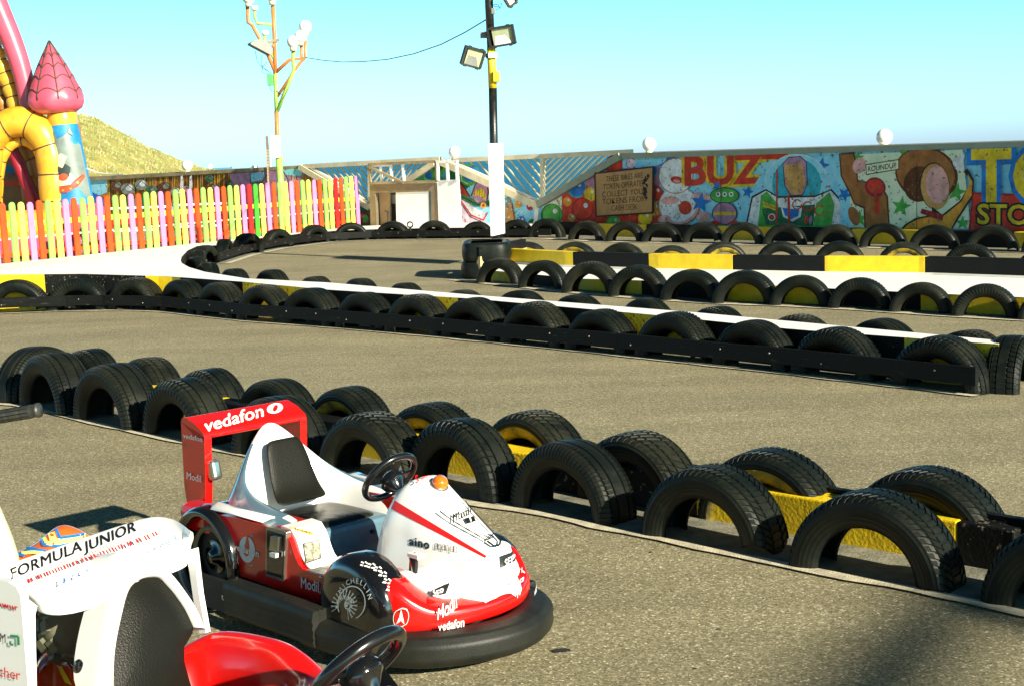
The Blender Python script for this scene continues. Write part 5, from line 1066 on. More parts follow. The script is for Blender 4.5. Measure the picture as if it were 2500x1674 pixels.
for sy in (-1, 1):
    g = MB(); g.grid([[(-.60, sy*.325, .345), (-.60, sy*.30, .368), (-.60, sy*.29, .368)], [(-.50, sy*.335, .372), (-.50, sy*.30, .388), (-.50, sy*.285, .385)], [(-.40, sy*.332, .374), (-.40, sy*.305, .384), (-.40, sy*.29, .382)], [(-.2, sy*.33, .374), (-.2, sy*.30, .38), (-.2, sy*.28, .379)]], M_KWHT); g.build('pod_cap', K1, solid=.006)
    g = MB(); g.prism([(-.115, sy*.318, .376), (-.060, sy*.318, .372), (-.034, sy*.318, .345), (-.008, sy*.318, .290), (.012, sy*.318, .262), (.04, sy*.318, .256), (.04, sy*.318, .247), (-.115, sy*.318, .36)], (0, -sy*.125, 0), M_KWHT); stp = g.build('step_trim', K1, bevel=.004)
    if sy < 0: stpR = stp
g = MB(); R3 = Matrix.Rotation(rad(-12), 3, 'Y'); g.box((-.655, -.215, .475), (.05, .04, .075), M_CHR, R3); g.build('latch', K1, bevel=.012)
# seat pads
def pad(par, pts, mat, th, name='backrest_pad'):
    g = MB(); g.grid(pts, mat); return g.build(name, par, sub=2, solid=th)
bp_ = [[(-.556, y*.062+.008, .560) for y in (-1, -.33, .33, 1)], [(-.548, y*.080+.008, .545) for y in (-1, -.33, .33, 1)], [(-.525, y*.092+.008, .49) for y in (-1, -.33, .33, 1)], [(-.505, y*.100+.01, .42) for y in (-1, -.33, .33, 1)], [(-.475, y*.108+.01, .365) for y in (-1, -.33, .33, 1)], [(-.44, y*.115+.01, .338) for y in (-1, -.33, .33, 1)]]
backp = pad(K1, [[(a+.012, b, c+.004) for a, b, c in r] for r in bp_], M_PAD, .012)
g = MB(); g.grid([[(-.47, y*.15, .325) for y in (-1, -.4, .4, 1)], [(-.40, y*.165, .322) for y in (-1, -.4, .4, 1)], [(-.28, y*.17, .322) for y in (-1, -.4, .4, 1)], [(-.205, y*.165, .320) for y in (-1, -.4, .4, 1)], [(-.185, y*.15, .302) for y in (-1, -.4, .4, 1)]], pm('seat_vinyl', (.014, .015, .012), .25, .3, 6, .15, 30, spec=.3)); g.build('seat', K1, sub=2, solid=.03)
g = MB(); g.box((-.33, 0, .21), (.34, .40, .19), M_KBLU); g.build('seat_base', K1, bevel=.02)
g = MB(); g.box((.0, 0, .165), (.42, .50, .02), M_KBLU); g.build('floor', K1); g = MB(); g.box((.02, -.27, .248), (.20, .12, .012), M_TREADPL); g.build('step_plate', K1)
g = MB()
for sy in (-1, 1): g.box((-.155, sy*.1, .26), (.012, .012, .012), M_CHAS)
g.build('bolts', K1)
# nose cowl (cross sections: centre top .. shoulder .. side .. foot)
NS = [(.115, .300, .090, .110, .165, .17), (.135, .385, .092, .118, .160, .17), (.175, .468, .090, .122, .158, .17), (.225, .522, .078, .112, .155, .17), (.262, .538, .066, .105, .152, .17), (.305, .515, .062, .105, .150, .17),
      (.40, .458, .056, .098, .146, .17), (.50, .400, .046, .086, .138, .16), (.560, .366, .042, .074, .110, .20), (.592, .345, .040, .066, .085, .20), (.602, .305, .040, .062, .078, .20), (.602, .25, .045, .060, .072, .19), (.600, .20, .05, .06, .068, .175)]
rows = []
for u, zt, wt, wm, wb, zb in NS:
    zm = lerp(zt, zb, .45); fl_ = .03 if u < .55 else .004; hf = [(u, -wb-fl_, zb), (u, -wb, zb+.025), (u, -wm*1.03, zm-.03), (u, -wm, zm+.02), (u, -wt*1.12, zt-.03), (u, -wt*.86, zt-.004), (u, -wt*.4, zt)]
    rows.append(hf+[(u, 0, zt+.002)]+mir(hf[::-1]))
rows = [[(p[0]-.02*(1 if rows[0] is r else 0), p[1]*.96, p[2]-.03) for p in r] if r is rows[0] else r for r in rows]
cowl = smooth_rows([[(a, b, c-.10 if c > .2 else c) for a, b, c in rows[0]]]+rows, 'nose_cowl', K1, M_KWHT, 2)
# white fins on the nose sides and red front fairing
for sy in (-1, 1):
    F_ = []; kv_ = 1 if sy < 0 else .80; dz_ = .006 if sy < 0 else .016
    for v, zt, u0, u1 in [(.06, .262, .34, .545), (.12, .264, .34, .535), (.18, .272, .34, .52), (.235, .276, .34, .495), (.275, .268, .345, .475), (.29, .235, .35, .465)]:
        v *= kv_; zt += dz_; F_.append([(u0, sy*v, .19), (u0, sy*v, zt-.02), (u0+.02, sy*v, zt+.01), (u0+.08, sy*v, zt+.012), (u1-.05, sy*v, zt-.018), (u1, sy*v, .215), (u1+.002, sy*v, .19)])
    fin = smooth_rows(F_, 'nose_fin', K1, M_KWHT, 2)
    if sy < 0: finR = fin
    else: finL = fin
oc = [(.36, -.355), (.44, -.36), (.495, -.35), (.555, -.27), (.600, -.15), (.618, -.03), (.600, .08), (.56, .155), (.51, .215), (.45, .235), (.36, .24)]
def inset(p, d): a = Vector((p[0]-.25, p[1], 0)); L_ = a.length; a *= (L_-d)/L_; return (.25+a.x, a.y)
Rr = []
for i, p in enumerate(oc):
    cz = .305 if (p[1] < -.34 or p[1] > .22) else .236 if (p[1] > .14 or p[1] < -.24) else .212; b = inset(p, .008); c = inset(p, .035); d = inset(p, .09); e = inset(p, .20)
    Rr.append([(inset(p, .03)[0], inset(p, .03)[1], .135), (p[0], p[1], .142), (p[0], p[1], .185 if cz < .29 else .26), (b[0], b[1], .198 if cz < .29 else .285), (c[0], c[1], .206 if cz < .29 else .30), (d[0], d[1], cz-.004), (e[0], e[1], cz-.03)])
front = smooth_rows(Rr, 'front_fairing', K1, M_KRED, 2)
g = MB(); g.box((.40, -.03, .17), (.20, .50, .05), M_KRED); g.build('fairing_core', K1)
# pedal-like chrome hook on the fairing
g = MB(); g.tube([(.415, -.20, .27), (.40, -.20, .33), (.42, -.20, .345), (.44, -.20, .33)], .007, M_CHR, 8); g.beam((.405, -.20, .26), (.415, -.20, .335), .03, .012, M_CHAS, (0, 1, 0)); g.box((.425, -.20, .342), (.05, .03, .014), M_KWHT); g.build('latch', K1, bevel=.004)
# spoiler
g = MB()
sp_o = [(-.81, .638), (-.80, .655), (-.775, .658), (-.715, .640), (-.665, .612), (-.66, .590), (-.70, .585)]
g.prism([(u, -.243, z) for u, z in sp_o], (0, .456, 0), M_KRED); spt = g.build('spoiler', K1, bevel=.012)
sps = []
for sy in (-1, 1):
    g = MB(); pts = [(-.81, .64), (-.66, .60), (-.672, .42), (-.690, .30), (-.80, .295), (-.815, .40)]; g.prism([(u, -.243 if sy < 0 else .213, z) for u, z in pts], (0, -sy*.030, 0), M_KRED); sps.append(g.build('spoiler_side', K1, bevel=.010))
g = MB()
for u, z in [(-.79, .33), (-.705, .325)]: g.lathe([(.001, .003), (.006, .003), (.009, 0)], M_CHR, Matrix.Translation((u, -.245, z))@Matrix.Rotation(rad(90), 4, 'X'), 10)
g.build('rivets', sps[0])
steering(K1, (.075, 0, .505), .098, .0115, (-.80, 0, .60))
# lamp
g = MB(); nn = Vector((.50, 0, .85)).normalized(); mx_ = nn.to_track_quat('Z', 'Y').to_matrix().to_4x4(); mx_.translation = Vector((.315, .005, .508)); g.lathe([(.030, 0), (.031, .004), (.027, .008)], M_CHR, mx_, 24); lb = g.build('lamp_bezel', K1); g = MB(); g.lathe([(.026, .006), (.025, .022), (.018, .032), (.001, .036)], M_AMB, mx_, 24); g.build('lamp_lens', lb)
# coin box on the pod
def KV(px, py, v, K=K1):
    M_ = K.matrix_world.inverted(); o = M_@CC; d = (M_.to_3x3()@ray(px, py)); t = (v-o.y)/d.y; return o+d*t
bpy.context.view_layer.update()
z4 = lambda x, y: (400+x/2.613, 940+y/2.613); z5 = lambda x, y: (800+x/2.513, 1050+y/2.513)
cb = [KV(*z4(*p), -.345) for p in [(652, 897), (780, 935), (765, 1250), (650, 1215)]]
g = MB(); g.prism(cb, (0, .02, 0), M_CHR); cbx = g.build('coin_box', K1, bevel=.004)
ins = [c_.lerp(sum(cb, Vector())/4, .13) for c_ in cb]; g = MB(); g.prism([p+Vector((0, -.0025, 0)) for p in ins], (0, .01, 0), M_GLOSSB); g.build('coin_panel', cbx)
g = MB(); cq = [KV(*z4(*p), -.355) for p in [(680, 960), (728, 970), (722, 1062), (672, 1050)]]; g.prism(cq, (0, .012, 0), M_CHR); g.build('coin_slot', cbx, bevel=.003)
g = MB(); cq = [KV(*z4(*p), -.365) for p in [(672, 1066), (714, 1072), (712, 1102), (676, 1092)]]; g.prism(cq, (0, .012, 0), M_KWHT); g.build('button', cbx, bevel=.002)
# ---- lettering on the kart
D = Decal([spt, sps[0], sps[1]], K1, 'spoiler_lettering'); ang = lambda L, a, k=1: (L*math.cos(rad(a)), -L*math.sin(rad(a)))
D.text('vedafon', 572, 1022, (46, -12.5), (-4, -42), M_DW, .022, .98); D.ell(671, 997, 20, 12, M_DW, -14); D.ell(672, 997, 9, 5, M_KRED, -60)
D.text('vedafon', 473, 1067, (14.8, 3.2), (0, -17), M_SILV, .012); D.text('Modil', 476, 1164, (16, 4), (0, -24), M_SILV, .012); D.done()
D = Decal([pods[0]], K1, 'pod_lettering'); cx, cy = z4(533, 1045); D.ell(cx, cy, 19, 32, M_SILV, -6); D.ell(cx-1, cy+2, 8, 15, M_KRED, 0); D.quad((cx-7, cy-4), (cx, cy-32), (cx+3, cy-30), (cx+7, cy-2), M_KRED, 3, 2)
D.text('vedafon', cx-1, cy+2, (19.5, 6), (1, -22), M_DW, .03); D.text('Modil', *z4(938, 1272), (20, 5), (-1, -38), M_SILV, .008)
D.done(); g = MB()
for p in [(562, 955), (562, 1150), (1000, 1225), (1005, 1325)]: q = KV(*z4(*p), -.335); g.lathe([(.001, .004), (.004, .004), (.006, 0)], M_CHR, Matrix.Translation(q)@Matrix.Rotation(rad(90), 4, 'X'), 10)
g.build('rivets', pods[0])
D = Decal([wf], K1, 'wheel_lettering', .0015); cx, cy = z4(1215, 1380)
def wring(r, a): # ellipse of the visible disc, px
    return (cx+r*.86*math.cos(a)+r*.10*math.sin(a), cy-r*1.12*math.sin(a)+r*.06*math.cos(a))
for i, ch in enumerate('MICHELLIN'):
    a = rad(150-i*16.5); c0 = wring(46, a); P, Fs = text2d(ch, 16, 0, 0); ca, sa = math.cos(a-math.pi/2), math.sin(a-math.pi/2)
    D.add([(c0[0]+(x*ca-y*sa)*.9, c0[1]-(x*sa+y*ca)*1.12) for x, y in P], Fs, M_SILV)
def arc(r, w, a0, a1, n=40):
    for k in range(n): a, b = rad(lerp(a0, a1, k/n)), rad(lerp(a0, a1, (k+1)/n)); D.add([wring(r, a), wring(r, b), wring(r-w, b), wring(r-w, a)], [(0, 1, 2, 3)], M_SILV)
arc(37, 2.6, -70, 215); arc(12, 2.5, 0, 360); arc(6, 6, 0, 360, 14)
for k in range(16):
    a = rad(-60+k*17)
    for d in (.16, -.16): p, q = wring(12, a), wring(34, a+d*1.2); D.line([p, q], 1.1, M_SILV)
    D.line([wring(15, a), wring(21, a)], 3, M_SILV) if k % 2 else None
D.done()
D = Decal([wf], K1, 'tread_marks', .0015)
for k, (x, y) in enumerate([(1275, 1137), (1320, 1150), (1360, 1172), (1390, 1205), (1415, 1250), (1435, 1297)]):
    X, Y = z4(x, y)
    for dx, dy, ex, ey in [(-8, 3, 7, 2), (-6, -4, 7, 3), (2, 6, 8, 1), (4, -4, 6, 5)]: D.line([(X+dx, Y+dy), (X+dx+ex, Y+dy+ey)], 3.4, M_DW)
D.done()
D = Decal([cowl, finR, finL, front], K1, 'nose_lettering')
D.quad(z5(383, 410), z5(975, 768), z5(968, 782), z5(359, 462), M_DR, 40, 4)
D.text('aino', *z5(565, 690), (25.5, 5.5), (1, -31), M_DB, .04, 1.12)
for x, y, c in [(680, 711, 0), (727, 719, 1), (781, 729, 2)]:
    X, Y = z5(x, y); w = 7; D.line([(X-w, Y-w-1), (X+w, Y-w+1.5), (X+w, Y+w+1), (X-w, Y+w-1.5), (X-w, Y-w-1)], 1, M_DB)
    for d in (-3.5, 0, 3.5): D.line([(X-w*.6, Y+d), (X+w*.6, Y+d+1)], 1.2, M_DB)
    D.line([(X, Y-w), (X, Y+w)], 2, M_DB)
D.text('Modil', *z5(828, 525), (20, -9.5), (-5, -28), M_DB, .01); D.quad(z5(838, 553), z5(888, 540), z5(903, 570), z5(856, 584), M_DB, 4, 4); D.text('1', *z5(871, 562), (15, -6), (-5, -15), M_DW, .05)
D.line([z5(697, 500), z5(755, 545), z5(970, 690)], 2.0, M_DB); D.line([z5(833, 450), z5(865, 490), z5(1010, 650)], 2.0, M_DB); D.line([z5(975, 694), z5(1010, 722), z5(1040, 718), z5(1048, 690), z5(1012, 652)], 4, M_DB); D.line([z5(970, 655), z5(1008, 672), z5(975, 690), z5(1005, 655)], 2.6, M_DB)
D.text('S', *z5(552, 322), (15, -5), (-5, -20), M_DR, .03); D.line([z5(572, 312), z5(618, 302)], 1.6, M_DR); D.line([z5(572, 322), z5(608, 312)], 1.2, M_DR)
D.quad(z5(620, 1003), z5(740, 953), z5(715, 1015), z5(617, 1052), M_DB, 6, 3); D.text('SEP', *z5(665, 1018), (19, -7.5), (-1, -21), M_DW, .02)
D.quad(z5(1050, 770), z5(1140, 742), z5(1118, 800), z5(1052, 832), M_DB, 6, 3); D.text('SEP', *z5(1087, 800), (15, -7.5), (-1, -22), M_DW, .02)
D.text('Modil', *z5(722, 1106), (22, -9), (2, -27), M_DW, .015); D.text('Modil', *z5(1140, 915), (15, -8), (1, -20), M_DW, .01); D.text('vedafon', *z5(742, 1172), (19, -3.5), (0, -20), M_DW, .018); D.text('vedafon', *z5(1237, 960), (3.6, -8), (0, -19), M_DW, .02)
cx, cy = z5(457, 1130); D.ell(cx, cy, 16, 22, M_SILV, 10, 30, .92)
for a in (92, 232, 308): D.add([(cx+17*math.cos(rad(a))*.8, cy-19*math.sin(rad(a))), (cx+5*math.cos(rad(a+60)), cy-6*math.sin(rad(a+60))), (cx, cy), (cx+5*math.cos(rad(a-60)), cy-6*math.sin(rad(a-60)))], [(0, 1, 2, 3)], M_SILV)
D.done()
D = Decal([shell, pods[0], stpR], K1, 'shell_stickers'); D.quad(z4(800, 903), z4(955, 938), z4(945, 955), z4(822, 918), M_DYEL, 6, 2); D.text('MONEY', *z4(885, 930), (11, 3), (0, -7), M_DR, .05)
D.quad(z4(884, 1008), z4(990, 980), z4(1002, 1105), z4(903, 1140), M_DB, 6, 6); D.quad(z4(890, 1012), z4(986, 986), z4(997, 1102), z4(907, 1133), M_GRIP, 6, 6); D.done()

# ---------------------------------------------------------------- second kart, cut by the lower left corner
KA2 = rad(-36); KO2 = Vector((-.4233, 2.8961, 0))
K2 = thing('kart', 'white spoilered red kart lettered FORMULA JUNIOR, cut off by the lower left corner', 'kart', KO2, KA2)
bpy.context.view_layer.update(); iv2 = K2.matrix_world.inverted()
M_W2 = pm('kart_white_gelcoat_plain', (.87, .86, .82), .25, .02, 5, coat=.6)
def KP(px, py, n, d):
    """point where the sight line meets the local plane n.p = d"""
    o = iv2@CC; q = iv2.to_3x3()@ray(px, py); n = Vector(n); return o+q*((d-n.dot(o))/n.dot(q))
Bk = [(-55, 1400), (47, 1365), (150, 1329), (240, 1297), (332, 1268), (380, 1255), (432, 1265), (466, 1296)]
Fr = [(50, 1445), (91, 1479), (152, 1481), (238, 1459), (271, 1431), (396, 1384), (448, 1368), (472, 1345)]
g = MB(); rows = []
for k in range(6):
    t_ = k/5; rows.append([iv2@gp(lerp(b[0], f[0], t_), lerp(b[1], f[1], t_), lerp(.672, .600, t_**1.2)) for b, f in zip(Bk, Fr)])
lipr = [p+Vector((.004, 0, -.022)) for p in rows[-1]]; back = [p+Vector((-.01, 0, -.03)) for p in rows[0]]
g.grid([back, rows[0], [a.lerp(b, .04) for a, b in zip(rows[0], rows[1])]]+rows[1:]+[[p+Vector((.001, 0, -.003)) for p in rows[-1]], lipr], M_W2); s2 = g.build('spoiler', K2, sub=2, solid=.012)
s2s = []
g = MB(); g.prism([KP(x, y, (0, 1, 0), -.262) for x, y in [(-70, 1395), (-20, 1411), (20, 1420), (40, 1432), (50, 1452), (70, 1690), (-80, 1740)]], (0, .02, 0), M_W2); s2s.append(g.build('spoiler_side', K2, bevel=.004))
g = MB(); g.prism([KP(x, y, (1, 0, 0), -.655) for x, y in [(49, 1445), (91, 1478), (86, 1500), (88, 1600), (91, 1720), (70, 1720), (60, 1560)]], (-.02, 0, 0), M_W2); g.build('spoiler_post', K2, bevel=.006)
g = MB(); g.prism([KP(x, y, (0, 1, 0), .215) for x, y in [(473, 1338), (486, 1450), (503, 1545), (487, 1545), (472, 1462), (462, 1392), (452, 1344)]], (0, .015, 0), M_W2); g.build('spoiler_post', K2, bevel=.003)
pn, pd_ = (1, 0, .385), -.60+.62*.385
Oo = [(242, 1690), (249, 1586), (266, 1506), (286, 1440), (278, 1405), (272, 1378), (280, 1352), (300, 1342), (335, 1352), (396, 1384), (423, 1397), (454, 1442), (482, 1481), (503, 1536)]
Ii = [(283, 1690), (282, 1600), (293, 1539), (304, 1489), (316, 1450), (330, 1427), (350, 1414), (368, 1408), (385, 1407), (396, 1409), (404, 1414), (432, 1445), (460, 1484), (481, 1530)]
Vb = Vector((-.10, 0, -.02)); fo = [KP(x, y, pn, pd_) for x, y in Oo]; fi = [KP(x, y, pn, pd_) for x, y in Ii]
mid_ = [a.lerp(b, .5)+Vector((.010, 0, .004)) for a, b in zip(fo, fi)]
g = MB(); g.grid([[p+Vb for p in fo], [p+Vb*.15 for p in fo], fo, mid_, fi, [p+Vb*.3 for p in fi]], M_W2); g.build('headrest_hoop', K2, sub=2)
Po = Ii+[(478, 1545), (458, 1578), (459, 1614), (470, 1655), (492, 1730), (330, 1730), (290, 1712)]; po = [KP(x, y, pn, pd_)+Vb*.12 for x, y in Po]; pc = sum(po, Vector())/len(po)
g = MB(); g.grid([[p.lerp(pc, k)+Vector((.016*math.sin(math.pi*min(1, k*1.5)/2), 0, 0)) for p in po] for k in (0, .06, .2, .45, .7, .999)], M_PAD, closed=True); g.build('backrest_pad', K2)
g = MB(); mx_ = Matrix.Translation((-.62, -.145, .44))@Matrix.Rotation(rad(80), 4, 'X'); g.lathe([(.001, .006), (.014, .006), (.018, 0)], M_GLOSSB, mx_, 16); g.build('button', K2)
# red body: tub rim both sides
SR = [[(-.70, .0, .25), (-.69, .0, .33), (-.67, .0, .35), (-.63, 0, .33), (-.60, 0, .25)],
      [(-.70, -.2, .24), (-.69, -.2, .36), (-.66, -.19, .38), (-.62, -.17, .36), (-.58, -.15, .25)],
      [(-.66, -.30, .24), (-.65, -.285, .38), (-.62, -.25, .430), (-.57, -.205, .40), (-.53, -.17, .25)],
      [(-.50, -.32, .24), (-.50, -.30, .39), (-.49, -.255, .440), (-.47, -.20, .40), (-.45, -.18, .25)],
      [(-.36, -.32, .24), (-.36, -.30, .39), (-.355, -.255, .442), (-.35, -.20, .40), (-.34, -.18, .25)],
      [(-.27, -.31, .22), (-.27, -.29, .36), (-.28, -.245, .415), (-.30, -.19, .38), (-.31, -.17, .25)],
      [(-.18, -.30, .20), (-.18, -.27, .34), (-.20, -.23, .375), (-.23, -.17, .37), (-.25, -.14, .28)],
      [(-.05, -.27, .20), (-.06, -.24, .37), (-.08, -.18, .42), (-.12, -.11, .41), (-.16, -.09, .34)],
      [(.08, -.20, .2), (.06, -.17, .40), (.02, -.12, .455), (-.02, -.08, .44), (-.06, -.06, .36)],
      [(.14, 0, .2), (.12, 0, .42), (.07, 0, .475), (.02, 0, .45), (-.04, 0, .37)]]
fullr = SR+[mir(r) for r in SR[::-1][1:]]; smooth_rows(fullr, 'body', K2, M_KRED, 2)
g = MB(); g.box((-.15, 0, .12), (1.0, .56, .14), M_CHAS); g.box((-.65, 0, .17), (.2, .4, .16), M_CHAS); g.build('chassis', K2, bevel=.01)
NB = []
for u, zt, w_ in [(.06, .38, .15), (.12, .45, .14), (.24, .45, .12), (.34, .41, .105), (.50, .33, .085), (.62, .25, .06)]:
    hf = [(u, -w_*1.8, .14), (u, -w_*1.3, .2), (u, -w_, zt-.06), (u, -w_*.7, zt-.01)]; NB.append(hf+[(u, 0, zt)]+mir(hf[::-1]))
smooth_rows(NB, 'nose_cowl', K2, M_KRED, 2)
g = MB(); pth2 = cat([(a, -b*.95, .11) for a, b, _ in half[::-1]]+[(a, b*.95, .11) for a, b, _ in half[1:]], 5); sweep(g, pth2, prof, M_RUB); g.build('rubber_bumper', K2)
st2 = steering(K2, (.095, .005, .522), .110, .0155, (-.74, 0, .67)); 
g = MB(); nn = Vector((-.74, 0, .67)); e2 = nn.cross(Vector((0, 1, 0))); g.box(Vector((.095, .005, .522))-nn*.045, (.05, .11, .13), M_GLOSSB, Matrix((nn.cross(e2), Vector((0, 1, 0)), nn)).transposed()); g.build('hub_cover', st2, bevel=.015)
g = MB(); mx_ = Matrix.Translation((.16, .0, .425)); g.lathe([(.001, .03), (.05, .028), (.075, .0), (.08, -.04)], M_W2, mx_, 24); g.build('column_cover', K2)
# seat cushion and rear details
g = MB(); g.box((-.33, 0, .235), (.30, .30, .05), M_PAD); g.build('seat', K2, bevel=.02)
for sy in (-1, 1):
    g = MB(); mx_ = Matrix.Translation((-.60, sy*.34, .165))@Matrix.Rotation(rad(-90*sy), 4, 'X'); g.lathe([(.001, .0), (.07, .0), (.075, -.01), (.10, .01), (.14, .01), (.16, -.01), (.165, -.03), (.165, -.13), (.14, -.15)], M_RUB, mx_, 36)
    for k in range(24):
        q = 2*math.pi*k/24
        for w_ in (-.045, -.085, -.12): g.box(mx_@Vector((.166*math.cos(q), .166*math.sin(q), w_)), (.03, .02, .014), M_RUB, (mx_.to_3x3()@Matrix.Rotation(q, 3, 'Z')@Matrix.Rotation(rad(90), 3, 'Y')))
    g.build('wheel', K2)
g = MB(); kc_ = KP(182, 1530, (1, 0, 0), -.84); mx_ = Matrix.Translation(kc_)@Matrix.Rotation(rad(60), 4, 'Y'); mt_kn = pm('olive_rubber', (.10, .10, .06), .7, .2)
g.lathe([(.001, .03), (.05, .03), (.072, .02), (.075, 0), (.072, -.05), (.05, -.06)], mt_kn, mx_, 24)
for k in range(10):
    q = 2*math.pi*k/10
    for w_ in (-.035, .0): g.box(mx_@Vector((.078*math.cos(q+w_*5), .078*math.sin(q+w_*5), w_)), (.012, .03, .026), mt_kn, mx_.to_3x3()@Matrix.Rotation(q, 3, 'Z'))
g.build('knobbed_wheel', K2)
M_RB = pm('flame_red_gelcoat', (.60, .02, .006), .2, .1, 5, coat=.8, col2=(.62, .12, .01))
fl = [(91, 1600), (108, 1578), (125, 1567), (150, 1571), (185, 1598), (221, 1630), (262, 1662)]; g = MB()
g.grid([[iv2@gp(x, y, .36)+Vector((-.03, 0, -.06)) for x, y in fl], [iv2@gp(x, y, .372) for x, y in fl], [iv2@gp(x+2, y+30, .375) for x, y in fl], [iv2@gp(x+4, y+70, .34) for x, y in fl], [iv2@gp(x+6, y+140, .28) for x, y in fl]], M_RB); rf_ = g.build('rear_fairing', K2, sub=2, solid=.01)
D = Decal([rf_], K2, 'flame_sticker'); D.quad((118, 1580), (128, 1584), (178, 1672), (160, 1665), M_DYEL, 8, 2); D.quad((126, 1570), (140, 1574), (205, 1640), (190, 1660), pm('dark_red_gelcoat', (.20, .01, .005), .25, coat=.6), 8, 2); D.done()
D = Decal([s2], K2, 'spoiler_lettering', .0014); z6 = lambda x, y: (x/2.342, 1200+y/2.342)
D.text('FORMULA', *z6(262, 395), (38, -15.5), (-3, -37), M_DB, .012, 1.02); D.text('JUNIOR', *z6(632, 262), (35, -14.5), (-3, -35), M_DB, .012, 1.04)
# ruled white bars through the lettering and the speed stripes under it
for k in range(46):
    t_ = k/45; X, Y = z6(lerp(130, 880, t_), lerp(505, 275, t_)); 
    if k < 40: D.line([(X, Y-6), (X+5, Y+2)], .8, M_DB)
    D.line([(X+6, Y+2), (X+11, Y+11)], 3.8 if k % 3 else 1.0, M_DR)
for (x, y) in [(420, 548), (925, 358)]:
    for k, ch in enumerate('JULA'): X, Y = z6(x-58+k*40, y+16-k*14); D.text(ch, X, Y, (10, -4), (-2, -14), M_DBLU, .01); D.line([(X-6, Y+8), (X+7, Y+3)], 1.0, M_DBLU)
D.done()
D = Decal([s2s[0]], K2, 'side_lettering', .0014); D.text('powur', *z6(30, 645), (22, 5), (-1, -22), M_DR, .02, 1.1); D.text('OM', *z6(0, 830), (22, 5), (-1, -32), M_DB, .0)
X, Y = z6(90, 845); D.line([(X-11, Y-11), (X+9, Y-9), (X+10, Y+12)], 6, M_DGRN); D.line([(X-10, Y+2), (X-10, Y+10), (X-2, Y+11)], 5, M_DGRN)
D.text('cher', *z6(62, 1035), (30, 6), (-1, -36), M_DR, .0); D.done()

# ---------------------------------------------------------------- ride-on motorbike at the left edge
bk = at(-60, 1180, 3.9); B3 = thing('ride_on_motorbike', 'ride-on motorbike cut by the left edge, with ridged black grip and lime and rainbow fairing', 'motorbike', (bk.x, bk.y, 0)); iv = pinv(B3)
q = lambda x, y, Y=3.9: at(x, y, Y); bpy.context.view_layer.update()
M_LIME = pm('lime_white_gelcoat', (.74, .84, .52), .25, .04, 4, coat=.6); M_GRIPB = pm('ridged_rubber_grip', (.035, .036, .03), .4, .2, 20, .2, 90)
pa, pb = q(-160, 1043, 3.78), q(96, 1000, 3.72); ax_ = (pb-pa); L_ = ax_.length; ax_.normalize(); g = MB(); P_ = [pa+ax_*(L_*k/60) for k in range(61)]
g.tube(P_[:22], .011, M_CHR, 12); g.build('handlebar', B3, inv=iv); g = MB(); rr = [.0165+(.0012 if (k % 7) else -.0005) for k in range(39)]; rr[-1] = .0195; rr[-2] = .0195; g.tube(P_[22:], rr, M_GRIPB, 20)
for k in range(10):
    a = 2*math.pi*k/10; e1 = ax_.cross(Vector((0, 0, 1))).normalized(); e2 = ax_.cross(e1); o_ = (e1*math.cos(a)+e2*math.sin(a))*.0172; g.tube([p+o_ for p in P_[24:57]], .0016, M_CHAS, 5)
g.build('handlebar_grip', B3, inv=iv)
g = MB(); g.tube([q(-160, 1043, 3.78), q(-170, 1150, 3.85), q(-150, 1300, 3.9)], .02, M_CHAS, 10); g.build('fork', B3, inv=iv)
M_RAIN = pm('orange_gelcoat', (.66, .07, .012), .2, .1, 3, coat=.8, col2=(.62, .16, .02)); M_RBL = pm('sky_blue_gelcoat', (.01, .17, .60), .2, coat=.8); M_RYL = pm('pale_yellow_gelcoat', (.72, .72, .22), .2, coat=.8)
g = MB(); rows = []
OT = [(20, 1352), (44, 1341), (70, 1330), (97, 1313), (120, 1292), (138, 1279), (155, 1275), (177, 1281), (200, 1293), (225, 1309), (250, 1330)]
for k_, (x, y) in enumerate(OT):
    c0 = q(x, y, 3.95); rows.append([Vector((c0.x, c0.y-.09, c0.z-.16)), Vector((c0.x, c0.y-.075, c0.z-.07)), Vector((c0.x, c0.y-.035, c0.z-.012)), c0, Vector((c0.x, c0.y+.05, c0.z-.02)), Vector((c0.x, c0.y+.1, c0.z-.12))])
g.grid(rows, M_RAIN); rt_ = g.build('rainbow_tail', B3, inv=iv, sub=2)
D = Decal([rt_], B3, 'chevron_sticker', .002); zz = lambda x, y: (x/3.612, 1240+y/3.612)
D.line([zz(455, 215), zz(480, 300), zz(620, 290), zz(800, 240)], 17, M_RYL); D.line([zz(500, 185), zz(530, 262), zz(640, 248), zz(790, 225)], 6.5, M_RBL); D.line([zz(372, 270), zz(385, 322), zz(520, 335), zz(640, 310)], 6, M_RBL); D.line([zz(400, 262), zz(420, 305), zz(470, 318)], 9, M_RYL)
D.line([zz(180, 365), zz(300, 362), zz(420, 380)], 7, M_RBL); D.line([zz(200, 405), zz(300, 390), zz(400, 398)], 8, M_RYL); D.line([zz(165, 410), zz(230, 425)], 6, M_RBL); D.done()
g = MB(); rows = []
for y, xr in [(1235, -8), (1262, 4), (1295, 18), (1330, 32), (1370, 44), (1420, 52)]:
    e_ = q(xr, y, 3.8); rows.append([e_+Vector((-.35, -.05, 0)), e_+Vector((-.12, -.06, 0)), e_+Vector((-.02, -.03, 0)), e_+Vector((0, .03, 0)), e_+Vector((-.04, .12, 0)), e_+Vector((-.3, .18, 0))])
g.grid(rows, M_LIME); g.build('lime_fairing', B3, inv=iv, sub=2)
g = MB(); g.box((bk.x-.12, bk.y+.05, .22), (.5, .25, .30), M_CHAS); g.build('bike_body', B3, inv=iv, bevel=.05)
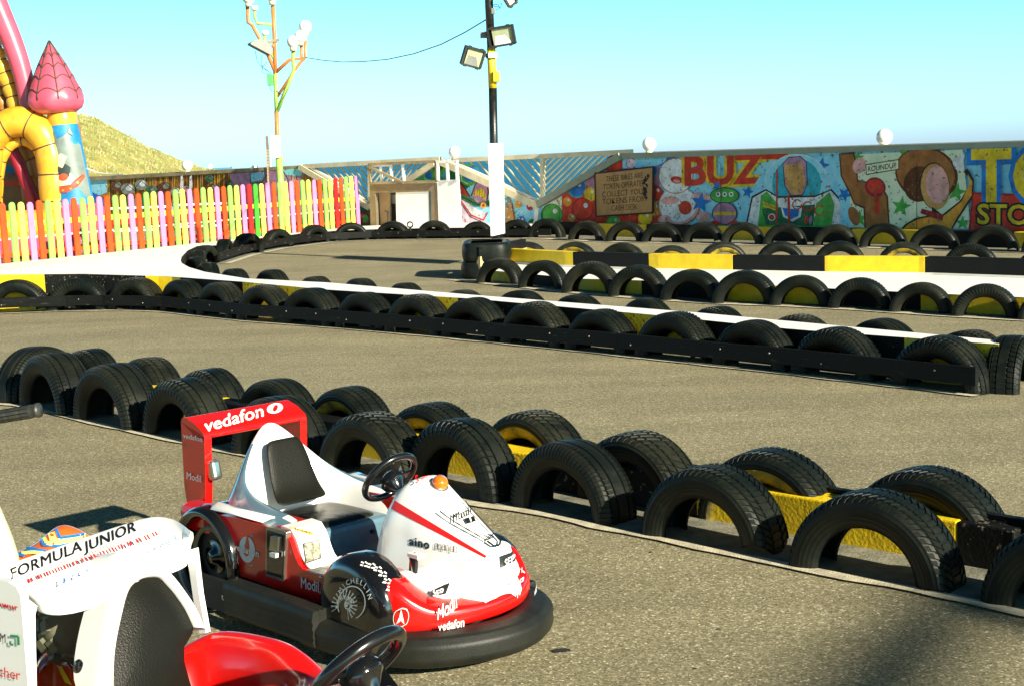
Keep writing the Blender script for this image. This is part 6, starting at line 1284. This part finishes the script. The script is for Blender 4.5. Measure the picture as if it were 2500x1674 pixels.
for dx in (-.45, .15):
    g = MB(); g.lathe([(.08, -.03), (.14, -.035), (.155, 0), (.14, .035), (.08, .03)], M_RUB, Matrix.Translation((bk.x+dx-.1, bk.y+.05, .155))@Matrix.Rotation(rad(90), 4, 'X'), 28); g.build('wheel', B3, inv=iv)
# ---------------------------------------------------------------- unseen overhead beam and post, added to cast the shadow in the corner
def lift_(p, h): k = h/math.tan(rad(EL)); return Vector((p.x+math.sin(rad(AZ))*k, p.y-math.cos(rad(AZ))*k, h))
T3 = thing('shadow_gantry', 'unseen tall gantry added out of frame to cast the corner shadow', 'gantry', (6.5, -4, 0)); iv = pinv(T3)
g = MB(); P0 = lift_(gp(2060, 1760), 8); P1 = lift_(gp(2330, 1450), 8); P2 = lift_(gp(2620, 1560), 8)
g.tube([P0+(P0-P1)*2.5, P0, P1], [.085, .085, .06], M_CHAS, 10); g.tube([P1, P2, P2+(P2-P1)*3], .06, M_CHAS, 10); g.build('gantry_arm', T3, inv=iv)
e_ = P2+(P2-P1)*3; g = MB(); g.tube([e_, Vector((e_.x, e_.y, 0))], .09, M_CHAS, 12); g.build('gantry_post', T3, inv=iv)

# ---------------------------------------------------------------- weeds and a pipe end by the track
M_WEED = pm('weed_leaf', (.16, .20, .03), .8, .3, 20, col2=(.30, .14, .04))
for (x, y), lab in [((2148, 757), 'small brown weed at the foot of the eighth tyre of the stepped barrier'), ((2300, 764), 'larger green weed growing beside the ninth tyre of the stepped barrier')]:
    c = gp(x, y); g = MB(); random.seed(int(x))
    for k in range(26):
        a = random.uniform(0, 6.28); L_ = random.uniform(.04, .10)*(1.3 if x > 2200 else .8); d = Vector((math.cos(a)*.6, math.sin(a)*.6, random.uniform(.4, 1))).normalized()*L_; w = Vector((-math.sin(a), math.cos(a), 0))*.008
        g.add([c-w*.5, c+d*.5-w, c+d, c+d*.5+w], [(0, 1, 2, 3)], M_WEED)
    tag(g.build('weed'), lab, 'weed', 'weeds at the kerb')
c = at(1001, 549, 29.2); mx_ = Matrix.Translation(c)@Matrix.Rotation(rad(80), 4, 'X'); g = MB(); g.lathe([(.045, -.05), (.066, -.05), (.070, 0), (.066, .03), (.045, .03)], M_CHAS, mx_, 20, closed=True); g.tube([c+Vector((0, .03, -.05)), Vector((c.x, c.y+.03, .05))], .02, M_CHAS, 8)
tag(g.build('pipe_end'), 'small black ring shaped pipe end above the curved plank rail before the kiosk', 'pipe')
